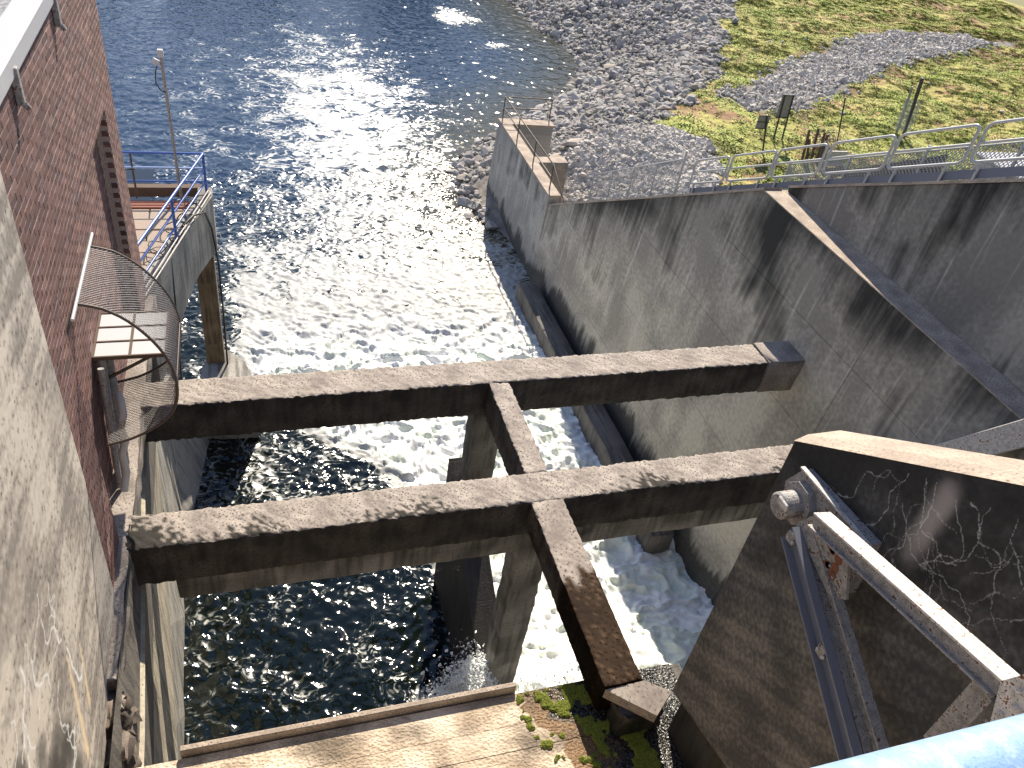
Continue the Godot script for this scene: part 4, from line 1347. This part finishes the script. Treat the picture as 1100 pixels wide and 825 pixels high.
	var blades := gs.commit()
	var at := []; var cols := []
	tries = 0
	while tries < 220000 and at.size() < 130000:
		tries += 1
		var p := Vector2(rg.randf_range(17, 74), rg.randf_range(-76, -26.5))
		if p.x * 0.9 + p.y < -48.0 or p.x + p.y * 1.1 > 32.0: continue
		var n2 := jit.get_noise_2d(p.x * 0.35, p.y * 0.35)
		var n3 := jit.get_noise_2d(p.x * 1.3, p.y * 1.3)
		if beside(TURF, p) + n3 * 0.9 < 0.1: continue
		if Geometry2D.is_point_in_polygon(p, path): continue
		var bare := exp(-pow((p.x - 24.0) / 4.5, 2.0) - pow((p.y + 37.5) / 2.6, 2.0))
		if rg.randf() < bare * 0.9 or n2 + n3 * 0.6 > 0.62: continue
		var k := rg.randf_range(0.4, 0.85)
		at.append(Transform3D(Basis(Vector3.UP, rg.randf() * TAU) * Basis.from_scale(Vector3(k * 1.2, k * rg.randf_range(0.16, 0.4), k * 1.2)), Vector3(p.x, ground_y(p.x, p.y, beside(SHORE, p)) - 0.01, p.y)))
		var g := clampf(0.36 + n2 * 0.6 + rg.randf_range(-0.25, 0.25), 0.0, 1.0)
		cols.append(Color(0.36, 0.45, 0.09).lerp(Color(0.6, 0.52, 0.22), g) * rg.randf_range(0.75, 1.15))
	var gmat := mat("blades", Color.WHITE, 0.8, 0.0, true)
	gmat.backlight_enabled = true
	gmat.backlight = Color(0.8, 0.8, 0.4)
	var go := many("grass", blades, gmat, at, cols)
	tag(go, "short yellow-green grass covering the bank beyond the walkway fence", "grass")

# ------------------------------------------------------------------ the platform at the powerhouse's far corner
func edge_x(z: float) -> float:
	return lerpf(-2.1, -0.88, (-15.3 - z) / 4.0)

func platform() -> void:
	var t := thing("platform", "small concrete slab platform on a column at the far corner of the brick powerhouse", "platform", Vector3(-2, 0, -18))
	var rg := RandomNumberGenerator.new(); rg.seed = 8
	var z := -15.1
	var row := 0
	while z > -18.6:
		var z1 := z - 0.52
		var x := -6.0 + (0.0 if row % 2 == 0 else 0.6)
		var xe := edge_x(z) - 0.06
		while x < xe - 0.1:
			var xn := minf(x + 1.25, xe)
			var s := begin()
			box(s, Vector3(x + 0.015, 7.3, z1 + 0.03), Vector3(xn - 0.015, 7.4 + rg.randf_range(-0.012, 0.012), z), 0.01)
			obj("deck_slab", s, M.deck_slab, t)
			x = xn
		z = z1
		row += 1
	var s := begin()
	for k in 3:
		box(s, Vector3(-6, 7.25, -18.84 - k * 0.13), Vector3(edge_x(-18.8) - 0.3, 7.42, -18.74 - k * 0.13), 0.01)
	obj("edge_board", s, M.deck_red, t)
	s = begin()
	box(s, Vector3(-6, 7.2, -19.95), Vector3(-1.0, 7.45, -19.72), 0.015)
	obj("toe_beam", s, M.wood, t)
	s = begin()
	box(s, Vector3(-6, 6.9, -18.7), Vector3(-2.35, 7.29, -15.0))
	obj("deck_support", s, M.form_dark, t)
	s = begin()
	prism(s, [Vector3(-2.15, 7.44, -15.05), Vector3(-0.83, 7.44, -19.36), Vector3(-0.9, 5.92, -19.2), Vector3(-1.3, 5.98, -17.93), Vector3(-1.62, 5.66, -16.9), Vector3(-1.8, 5.3, -16.3), Vector3(-2.15, 4.9, -15.05)], Vector3(-0.28, 0, -0.09))
	obj("fascia", s, M.form, t)
	s = begin()
	box(s, Vector3(-1.2, 5.9, -19.75), Vector3(-0.86, 7.46, -19.3), 0.02)
	obj("corner_cap", s, M.form, t)
	var cm := tiled(mat("stained_column", Color(0.62, 0.48, 0.33), 0.9), M.form.albedo_texture, M.form.normal_texture, 2.0)
	s = begin()
	box(s, Vector3(-1.45, 2.0, -19.7), Vector3(-0.97, 5.95, -19.25), 0.03)
	obj("column", s, cm, t)
	s = begin()
	prism(s, [Vector3(-1.67, -1, -18.5), Vector3(-1.42, -1, -19.75), Vector3(-0.92, -1, -19.9), Vector3(-0.45, -1, -19.3), Vector3(-0.19, -1, -18.4)], Vector3(0, 3.25, 0))
	obj("footing", s, M.form, t)
	# blue railing
	t = thing("platform_railing", "blue pipe railing around the edge of the platform", "railing", Vector3(-1.5, 7.4, -18))
	var a := Vector3(-2.28, 0, -14.6); var b := Vector3(-0.98, 0, -19.45); var c := Vector3(-6, 0, -19.5)
	for y in [8.47, 8.1, 7.75]:
		s = begin(); tube(s, [a + Vector3(0, y, 0), b + Vector3(0, y, 0)], 0.032 if y > 8.2 else 0.026, 8)
		obj("rail", s, M.blue, t)
		s = begin(); tube(s, [b + Vector3(0, y + 0.001, 0), c + Vector3(0, y + 0.001, 0)], 0.03 if y > 8.2 else 0.024, 8)
		obj("rail", s, M.blue if y != 8.1 else M.blue_pale, t)
	for k in [[b, 0], [a.lerp(b, 0.52), 0], [a.lerp(b, 0.08), 0], [b.lerp(c, 0.32), 1], [b.lerp(c, 0.65), 1]]:
		s = begin()
		tube(s, [k[0] + Vector3(0, 7.3, 0), k[0] + Vector3(0, 8.46, 0)], 0.034 if k[1] == 0 else 0.024, 8)
		obj("post", s, M.blue if k[1] == 0 else M.rail_brown, t)
	# kick rails and cables at the railing's foot
	for q in [[0.04, 7.52], [0.1, 7.47]]:
		s = begin(); tube(s, [a + Vector3(q[0], q[1], 0), b + Vector3(q[0], q[1], 0)], 0.016, 6)
		obj("kick_rail", s, M.plate, t)
	var hose := thing("cable_coils", "black cables coiled loosely at the foot of the blue railing", "cable", Vector3(-1.6, 7.4, -17.4))
	for i in 7:
		var cc := Vector3(edge_x(-16.3 - 0.42 * i) - 0.22 + 0.1 * sin(i * 4.0), 7.45, -16.3 - 0.42 * i)
		var pts := []
		var rr := 0.17 + 0.06 * sin(i * 2.7)
		for k in 19:
			var an := TAU * k / 18.0 * 1.0
			pts.append(cc + Vector3(cos(an) * rr, 0.05 * sin(an * 2.0 + i) + 0.05 + k * 0.002, sin(an) * rr * 1.3))
		s = begin(); tube(s, pts, 0.014, 6); obj("coil", s, M.black, hose)
	s = begin()
	tube(s, [Vector3(-1.5, 7.5, -17.6), Vector3(-1.25, 7.62, -17.95), Vector3(-1.02, 7.4, -18.5), Vector3(-0.92, 6.8, -18.85), Vector3(-0.86, 5.6, -19.15), Vector3(-0.87, 4.0, -19.2), Vector3(-0.9, 2.3, -19.2), Vector3(-0.9, 0.0, -19.2)], 0.028, 8)
	tag(obj("drop_cable", s, M.black), "black cable hanging down the platform column into the water", "cable", "black cables hanging from the platform")
	s = begin()
	tube(s, [Vector3(-1.66, 7.55, -16.9), Vector3(-1.72, 7.3, -16.5), Vector3(-1.75, 6.0, -16.3), Vector3(-1.85, 4.0, -16.2)], 0.022, 8)
	tag(obj("drop_cable", s, M.black), "black cable dropping straight behind the wire cage", "cable", "black cables hanging from the platform")
	# lamp pole
	t = thing("lamp_pole", "thin grey pole with a small lamp and looped cable at the end of the platform", "lamp pole", Vector3(-1.6, 7.4, -19.4))
	s = begin(); tube(s, [Vector3(-1.58, 7.3, -19.42), Vector3(-1.63, 10.85, -19.42)], 0.035, 10); obj("pole", s, M.grey_metal, t)
	s = begin(); box(s, Vector3(-1.69, 10.72, -19.48), Vector3(-1.57, 10.88, -19.36), 0.01); obj("cap", s, M.white_metal, t)
	s = begin(); disc(s, Vector3(-1.72, 10.66, -19.42), Vector3(-0.6, -1, 0.2), 0.08, 0.12, 14, 0.02); obj("lamp_head", s, M.white_metal, t)
	s = begin(); tube(s, [Vector3(-1.7, 10.6, -19.4), Vector3(-1.78, 10.4, -19.38), Vector3(-1.8, 10.15, -19.38), Vector3(-1.72, 10.0, -19.38), Vector3(-1.62, 9.95, -19.38)], 0.014, 6); obj("wire", s, M.black, t)

# ------------------------------------------------------------------ railings and fences on the right
func wall_railing() -> void:
	var t := thing("wall_railing", "thin brown pipe railing on the far end of the right retaining wall", "railing", Vector3(11.45, 3.8, -30))
	var y0 := 3.8
	var a := Vector3(11.42, 0, -34.42); var b := Vector3(11.34, 0, -27.2); var c := Vector3(13.68, 0, -34.35)
	for y in [4.87, 4.36]:
		var s := begin()
		tube(s, [a + Vector3(0, y, 0), b + Vector3(0, y, 0), b + Vector3(0.12, y - 0.95 * (1.0 if y > 4.5 else 0.5), 1.5)] if y > 4.5 else [a + Vector3(0, y, 0), b + Vector3(0, y, 0)], 0.026, 8)
		obj("rail", s, M.rail_brown, t)
		s = begin(); tube(s, [a + Vector3(0, y + 0.001, 0), c + Vector3(0, y + 0.001, 0)], 0.026, 8); obj("rail", s, M.rail_brown, t)
	for p in [a, a.lerp(b, 0.34), a.lerp(b, 0.68), b, c]:
		var s := begin()
		tube(s, [p + Vector3(0, y0, 0), p + Vector3(0, 4.88, 0)], 0.028, 8)
		obj("post", s, M.rail_brown, t)

func walk_y(z: float) -> float:
	return 7.44 + 0.526 * (z + 19.59)

func rail_panel(z0: float, z1: float) -> Array:       # [loop with rounded corners, mid rail, two legs]
	var X := 12.75
	var low := func(z): return Vector3(X, walk_y(z) + 0.3, z)
	var high := func(z): return Vector3(X, walk_y(z) + 1.04, z)
	var r := 0.13
	var pts := []
	var lift := Vector3(0, r, 0)
	for q in [[high.call(z0) - lift, high.call(z0), high.call(z0 + r)], [high.call(z1 - r), high.call(z1), high.call(z1) - lift], [low.call(z1) + lift, low.call(z1), low.call(z1 - r)], [low.call(z0 + r), low.call(z0), low.call(z0) + lift]]:
		for k in 5:
			var f := k / 4.0
			pts.append((q[0] * (1 - f) + q[1] * f) * (1 - f) + (q[1] * (1 - f) + q[2] * f) * f)
	pts.append(pts[0])
	var out := [begin(), begin(), begin(), begin()]
	tube(out[0], pts, 0.03, 8, false)
	tube(out[1], [Vector3(X, walk_y(z0) + 0.67, z0), Vector3(X, walk_y(z1) + 0.67, z1)], 0.026, 8)
	tube(out[2], [low.call(z0 + 0.25), low.call(z0 + 0.25) - Vector3(0, 0.5, 0)], 0.03, 8)
	tube(out[3], [low.call(z1 - 0.3), low.call(z1 - 0.3) - Vector3(0, 0.5, 0)], 0.03, 8)
	return out

func diamonds(s: SurfaceTool, o: Vector3, u: Vector3, v: Vector3, pitch: float, r: float) -> void:    # woven wire over the parallelogram o, o + u, o + v
	var lu := u.length(); var lv := v.length()
	var eu := u / lu; var ev := v / lv
	var i := -lv
	while i < lu:
		for k in [0, 1]:
			var a := Vector2(i, 0); var b := Vector2(i + lv, lv)
			if a.x < 0: a = Vector2(0, -i)
			if b.x > lu: b = Vector2(lu, lu - i)
			if b.x > a.x:
				var off := Vector3(r * 0.7 * (1 if k else -1), 0, 0)
				var va := a.y if k == 0 else lv - a.y; var vb := b.y if k == 0 else lv - b.y
				tube(s, [o + eu * a.x + ev * va + off, o + eu * b.x + ev * vb + off], r, 3, false)
		i += pitch

func walkway_fence() -> void:
	var t := thing("walkway_railing", "steel railing of round-cornered panels climbing along the top of the right wall", "railing", Vector3(12.75, 9, -14))
	for q in [[-19.78, -18.2], [-18.06, -16.36], [-16.25, -14.68], [-14.52, -12.85], [-12.74, -11.06], [-10.92, -9.2], [-9.08, -7.3]]:
		var p := rail_panel(q[0], q[1])
		var frame := obj("rail_panel", p[0], M.fence_metal, t)
		obj("mid_rail", p[1], M.fence_metal, frame)
		obj("leg", p[2], M.fence_metal, frame)
		obj("leg", p[3], M.fence_metal, frame)
	var s := begin()
	bar(s, Vector3(12.8, walk_y(-19.7) + 0.06, -19.7), Vector3(12.8, walk_y(-6.0) + 0.06, -6.0), 0.05, 0.17)
	obj("toe_board", s, M.toe_metal, t)
	s = begin()
	bar(s, Vector3(12.95, walk_y(-19.9) - 0.16, -19.9), Vector3(12.95, walk_y(-6.0) - 0.16, -6.0), 0.7, 0.1)
	obj("walkway", s, M.form, t)
	# wire fence down the slope towards the river, hardly visible against the gravel
	t = thing("wire_fence", "faint wire mesh fence sloping down over the gravel behind the right wall", "fence", Vector3(12.8, 6, -22))
	var pa := Vector3(12.6, 3.5, -26.1); var pb := Vector3(12.6, 6.75, -20.2)
	for f in [0.0, 0.25, 0.5, 0.75, 1.0]:
		var p := pa.lerp(pb, f)
		s = begin(); tube(s, [p, p + Vector3(0, 1.5 + (0.25 if f == 1.0 else 0.0), 0)], 0.022 if f < 1.0 else 0.035, 6); obj("post", s, M.fence_metal, t)
	s = begin(); tube(s, [pa + Vector3(0, 1.5, 0), pb + Vector3(0, 1.5, 0)], 0.022, 6); obj("top_rail", s, M.fence_metal, t)
	s = begin(); diamonds(s, pa + Vector3(0, 0.05, 0), pb - pa, Vector3(0, 1.42, 0), 0.11, 0.006)
	obj("wire_mesh", s, M.fence_metal, t).set_meta("kind", "stuff")
	# chain-link fence on the other side of the walkway
	t = thing("chain_link_fence", "chain link fence with leaning posts on the far side of the walkway", "fence", Vector3(14.2, 9, -14))
	pa = Vector3(14.2, walk_y(-17.5) - 0.25, -17.5); pb = Vector3(14.2, walk_y(-7.0) - 0.25, -7.0)
	for i in 6:
		var p := pa.lerp(pb, i / 5.0)
		s = begin(); tube(s, [p - Vector3(0, 0.3, 0), p + Vector3(0, 1.15, 0)], 0.035, 8); obj("post", s, M.fence_metal, t)
	s = begin(); tube(s, [pa + Vector3(0, 1.02, 0), pb + Vector3(0, 1.02, 0)], 0.02, 6); obj("top_rail", s, M.fence_metal, t)
	s = begin(); diamonds(s, pa + Vector3(0, 0.05, 0), pb - pa, Vector3(0, 0.95, 0), 0.1, 0.011)
	obj("chain_link", s, M.white_metal, t).set_meta("kind", "stuff")
	s = begin()  # dark strip added in place of a shaded ditch
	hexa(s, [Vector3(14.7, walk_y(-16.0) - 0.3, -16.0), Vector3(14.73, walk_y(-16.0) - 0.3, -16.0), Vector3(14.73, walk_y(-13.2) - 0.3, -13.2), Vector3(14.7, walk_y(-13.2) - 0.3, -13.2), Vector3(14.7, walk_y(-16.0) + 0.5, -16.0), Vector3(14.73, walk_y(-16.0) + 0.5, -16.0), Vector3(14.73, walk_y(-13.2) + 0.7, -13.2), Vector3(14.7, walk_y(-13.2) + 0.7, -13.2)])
	tag(obj("ditch_shade", s, M.black), "black strip of added barrier behind the chain link fence", "shading")

# ------------------------------------------------------------------ the wire cage on the brick wall and what it guards
func cage() -> void:
	var t := thing("wire_cage", "rounded wire mesh cage bulging from the brick wall with dark hoops", "cage", Vector3(-2.1, 9.9, -9.9))
	var prof := [Vector2(-2.115, 11.06), Vector2(-1.82, 10.98), Vector2(-1.52, 10.74), Vector2(-1.26, 10.36), Vector2(-1.12, 9.95), Vector2(-1.11, 9.55), Vector2(-1.22, 9.2), Vector2(-1.48, 8.95), Vector2(-1.8, 8.78), Vector2(-2.115, 8.7)]
	var cur := Curve3D.new()
	for i in prof.size():
		var p: Vector2 = prof[i]
		var m: Vector2 = (prof[mini(i + 1, prof.size() - 1)] - prof[maxi(i - 1, 0)]) / 6.0
		cur.add_point(Vector3(p.x, p.y, 0), -Vector3(m.x, m.y, 0), Vector3(m.x, m.y, 0))
	var L := cur.get_baked_length()
	var on := func(d: float, z: float) -> Vector3:
		var p := cur.sample_baked(clampf(d, 0, L))
		return Vector3(p.x, p.y, z)
	var zf := -10.5; var zn := -9.1
	for z in [zf, zn]:
		var pts := []
		for k in 33: pts.append(on.call(L * k / 32.0, z))
		var s := begin(); tube(s, pts, 0.02, 8); obj("hoop", s, M.rail_brown, t)
	var s := begin()
	tube(s, [Vector3(-2.09, 11.06, -10.85), Vector3(-2.09, 11.06, -8.75)], 0.022, 8)
	obj("top_bar", s, M.white_paint, t)
	s = begin()
	tube(s, [on.call(L * 0.52, zf - 0.02), on.call(L * 0.52, zn + 0.02)], 0.015, 6)
	obj("side_bar", s, M.rail_brown, t)
	# woven wire: two sets of slanting strands over the curved sheet
	s = begin()
	var wz := zn - zf
	var i := -wz
	while i < L:
		for k in [0, 1]:
			var d0 := maxf(i, 0.0); var d1 := minf(i + wz, L)
			if d1 - d0 < 0.03: continue
			var pts := []
			var n := maxi(2, int((d1 - d0) / 0.12))
			for j in n + 1:
				var d := lerpf(d0, d1, float(j) / n)
				var f := (d - i) / wz
				pts.append(on.call(d, zf + wz * (f if k == 0 else 1.0 - f)) + Vector3(0.002 * k, 0, 0))
			tube(s, pts, 0.0042, 3, false)
		i += 0.055
	obj("wire_mesh", s, M.grey_metal, t).set_meta("kind", "stuff")
	# a shelf of pale panels
	t = thing("pale_panel", "pale panel of six panes in a brown frame inside the wire cage", "panel", Vector3(-1.85, 9.4, -10.8))
	var x0 := -2.3; var x1 := -1.32; var z0 := -11.32; var z1 := -10.2
	for a in 2:
		for b in 3:
			s = begin()
			box(s, Vector3(lerpf(x0, x1, a / 2.0) + 0.018, 9.39, lerpf(z0, z1, b / 3.0) + 0.018), Vector3(lerpf(x0, x1, (a + 1) / 2.0) - 0.018, 9.415, lerpf(z0, z1, (b + 1) / 3.0) - 0.018), 0.004)
			obj("pane", s, M.white_paint, t)
	for a in 3:
		var x := lerpf(x0, x1, a / 2.0)
		s = begin(); box(s, Vector3(x - 0.017, 9.36, z0), Vector3(x + 0.017, 9.425, z1), 0.004); obj("frame_bar", s, M.wood, t)
	for b in 4:
		var z := lerpf(z0, z1, b / 3.0)
		s = begin(); box(s, Vector3(x0, 9.365, z - 0.017), Vector3(x1, 9.428, z + 0.017), 0.004); obj("frame_bar", s, M.wood, t)
	s = begin()
	for z in [z0 + 0.05, z1 - 0.05]: bar(s, Vector3(-2.31, 8.9, z), Vector3(-1.5, 9.37, z), 0.03, 0.04)
	obj("bracket", s, M.rail_brown, t)
	# pipes under it, lagging coming off one of them
	t = thing("wall_pipes", "grey pipes running down the bricks under the pale panel", "pipes", Vector3(-2.2, 8.5, -9.8))
	for q in [[-2.2, -9.75, 0.06], [-2.18, -9.5, 0.045], [-2.16, -10.0, 0.085]]:
		s = begin(); tube(s, [Vector3(q[0], 7.45, q[1]), Vector3(q[0], 9.36, q[1] - 0.5)], q[2], 12)
		obj("pipe", s, M.grey_metal, t)
	s = begin()
	tube(s, [Vector3(-2.02, 8.9, -9.95), Vector3(-1.97, 8.93, -9.8), Vector3(-1.94, 8.8, -9.62), Vector3(-2.0, 8.6, -9.55), Vector3(-1.96, 8.4, -9.5), Vector3(-2.03, 8.2, -9.42), Vector3(-2.0, 7.95, -9.3), Vector3(-2.06, 7.7, -9.15)], 0.055, 9)
	tag(obj("torn_lagging", s, M.wrap), "crumpled white lagging hanging off the pipes inside the cage", "pipe lagging")

# ------------------------------------------------------------------ small things on the bank
func bank_things() -> void:
	var g := func(x: float, z: float) -> float: return ground_y(x, z, beside(SHORE, Vector2(x, z)))
	var sl := [[15.3, -34.7, 1.9, 0.5, 1.2, 0.4, "broad pale tan slab of rock at the edge of the gravel"], [24.7, -52.4, 1.7, 0.55, 1.1, 0.2, "pale boulder alone among the dark riprap far up the bank"], [14.2, -33.9, 1.3, 0.4, 0.8, 0.9, "flat tan stone beside the railing at the wall's far end"], [31.5, -57.0, 1.3, 0.5, 0.9, 0.2, "light grey boulder high in the riprap near the grass"]]
	for i in sl.size():
		var q: Array = sl[i]
		var o := put("boulder", rock_mesh(300 + i, 0.7), M.slab_stone, self, Transform3D(Basis(Vector3.UP, q[5]) * Basis.from_scale(Vector3(q[2], q[3], q[4])), Vector3(q[0], g.call(q[0], q[1]) + 0.15, q[1])))
		tag(o, q[6], "boulder", "pale boulders on the right bank")
	var t := thing("sign_board", "tall grey notice board on two posts, seen from behind, on the grass", "sign", Vector3(26.2, 4, -33.7), "sign boards on the bank")
	var y: float = g.call(26.0, -33.7)
	for x in [25.85, 26.35]:
		var s := begin(); bar(s, Vector3(x, y - 0.1, -33.75), Vector3(x - 0.25, y + 2.3, -33.75), 0.06, 0.06); obj("post", s, M.dark_metal, t)
	var s := begin(); box(s, Vector3(25.5, y + 1.15, -33.8), Vector3(26.2, y + 2.25, -33.77), 0.005); obj("board", s, M.grey_metal, t)
	s = begin()
	for q in [[25.5, 26.2, 1.12, 1.17], [25.5, 26.2, 2.23, 2.28]]: box(s, Vector3(q[0], y + q[2], -33.765), Vector3(q[1], y + q[3], -33.74))
	obj("frame", s, M.dark_metal, t)
	t = thing("sign_board", "small square sign on one post left of the taller board", "sign", Vector3(24.3, 4, -32.3), "sign boards on the bank")
	y = g.call(24.3, -32.3)
	s = begin(); bar(s, Vector3(24.4, y - 0.1, -32.3), Vector3(23.9, y + 1.9, -32.3), 0.06, 0.06); obj("post", s, M.dark_metal, t)
	s = begin(); box(s, Vector3(23.5, y + 1.2, -32.36), Vector3(24.15, y + 1.85, -32.34), 0.005); obj("board", s, M.grey_metal, t)
	s = begin()
	for k in [0.0, 0.32, 0.62]: box(s, Vector3(23.5 , y + 1.2 + k, -32.335), Vector3(24.15, y + 1.24 + k, -32.32))
	obj("frame", s, M.dark_metal, t)
	y = g.call(29.2, -33.0)
	s = begin(); tube(s, [Vector3(29.2, y - 0.1, -33), Vector3(28.55, y + 2.4, -33)], 0.035, 6)
	tag(obj("thin_stake", s, M.dark_metal), "thin dark stake standing alone in the grass by the pale bush", "stake")
	t = thing("leaning_poles", "two dark leaning poles with a hanging net above the grass", "poles", Vector3(34.3, 4, -34.4))
	y = g.call(34.4, -34.3)
	s = begin(); bar(s, Vector3(34.5, y - 0.1, -34.3), Vector3(34.0, y + 3.2, -34.3), 0.13, 0.13); obj("pole", s, M.dark_metal, t)
	s = begin(); bar(s, Vector3(34.25, y - 0.1, -34.6), Vector3(33.7, y + 2.7, -34.4), 0.09, 0.09); obj("pole", s, M.grey_metal, t)
	s = begin(); diamonds(s, Vector3(33.75, y + 0.4, -34.45), Vector3(0.9, -0.1, 0.3), Vector3(-0.1, 1.7, 0), 0.12, 0.012); obj("net", s, M.white_metal, t).set_meta("kind", "stuff")
	# dry bush, and old timber posts with bent pipe beside it
	var rg := RandomNumberGenerator.new(); rg.seed = 19
	t = thing("dry_bush", "pale dry bush behind the walkway railing near the thin stake", "bush", Vector3(28.0, 4, -32.6))
	y = g.call(28.0, -32.6)
	s = begin(); tube(s, [Vector3(28, y, -32.6), Vector3(28.1, y + 0.4, -32.6)], 0.04, 5); obj("stem", s, M.wood, t)
	var at := []; var cols := []
	for i in 420:
		var d := Vector3(rg.randfn(0, 0.42), absf(rg.randfn(0.35, 0.25)), rg.randfn(0, 0.35))
		var k := rg.randf_range(0.05, 0.13)
		at.append(Transform3D(Basis.from_euler(Vector3(rg.randf() * 3, rg.randf() * 6, 0)) * Basis.from_scale(Vector3(k * 1.6, k * 0.5, k)), Vector3(28.0, y, -32.6) + d))
		cols.append(Color(0.42, 0.34, 0.27).lerp(Color(0.2, 0.15, 0.11), rg.randf()))
	many("foliage", rock_mesh(330, 0.6), M.stone, at, cols, t)
	t = thing("timber_posts", "cluster of old brown timber posts and bent pipe in the grass behind the railing", "posts", Vector3(26.6, 4, -31.4))
	for i in 5:
		var x := 26.2 + 0.28 * i; var z := -31.5 + 0.12 * sin(i * 3.0)
		y = g.call(x, z)
		s = begin(); bar(s, Vector3(x, y - 0.1, z), Vector3(x - 0.25 + 0.1 * sin(i * 5.0), y + 1.1 + 0.6 * absf(sin(i * 2.0 + 1.0)), z), 0.1, 0.1, 0.01); obj("post", s, M.wood, t)
	y = g.call(27.2, -31.3)
	s = begin(); tube(s, [Vector3(27.3, y, -31.3), Vector3(27.2, y + 0.9, -31.3), Vector3(27.0, y + 1.1, -31.3), Vector3(26.8, y + 0.8, -31.3), Vector3(26.9, y + 0.1, -31.3)], 0.03, 6); obj("bent_pipe", s, M.dark_metal, t)
	s = begin(); box(s, Vector3(26.9, y + 0.1, -30.8), Vector3(28.0, y + 0.85, -30.7), 0.01)
	tag(obj("white_board", s, M.plate), "pale lattice board leaning behind the walkway railing", "board")
	# white tank by the walkway
	t = thing("white_box", "white utility box with a small red and black mark on its lid by the walkway", "utility box", Vector3(14.9, 11, -11))
	s = begin(); box(s, Vector3(14.85, 10.2, -12.6), Vector3(16.4, 11.72, -10.9), 0.04); obj("body", s, M.plate, t)
	s = begin(); box(s, Vector3(14.8, 11.72, -12.65), Vector3(16.45, 11.81, -10.85), 0.03); var lid := obj("lid", s, M.white_paint, t)
	s = begin(); disc(s, Vector3(15.5, 11.81, -11.7), Vector3.UP, 0.1, 0.006, 12); obj("mark", s, M.red, lid)
	s = begin()
	bar(s, Vector3(15.3, 11.814, -11.95), Vector3(15.36, 11.814, -11.5), 0.06, 0.008); bar(s, Vector3(15.7, 11.814, -11.9), Vector3(15.95, 11.814, -11.55), 0.05, 0.008)
	obj("mark", s, M.black, lid)

# ------------------------------------------------------------------ the handrail under the camera
func deck_rail() -> void:
	var w := 512
	var n := nimg(w, w, 8.0 / w, 5, 701); var f := nimg(w, w, 60.0 / w, 3, 702)
	var c := PackedByteArray(); c.resize(w * w * 3)
	for i in w * w:
		var t := smooth((n[i] - 128) / 128.0 + (f[i] - 128) / 300.0, -0.25, 0.45)
		t -= 0.8 * smooth(f[i] / 255.0, 0.72, 0.78)
		c[i * 3] = int(lerpf(132, 168, t)); c[i * 3 + 1] = int(lerpf(160, 186, t)); c[i * 3 + 2] = int(lerpf(190, 205, t))
	var m := tiled(mat("deck_rail", Color.WHITE, 0.38), texture(w, w, c), bump(w, w, f, 2.0), 0.25, 0.3)
	var s := begin()
	tube(s, [Vector3(-3.0, 16.517, -0.13), Vector3(3.5, 16.517, -0.13)], 0.032, 24)
	tag(obj("deck_handrail", s, m), "light blue painted handrail crossing the bottom right corner close by", "handrail")
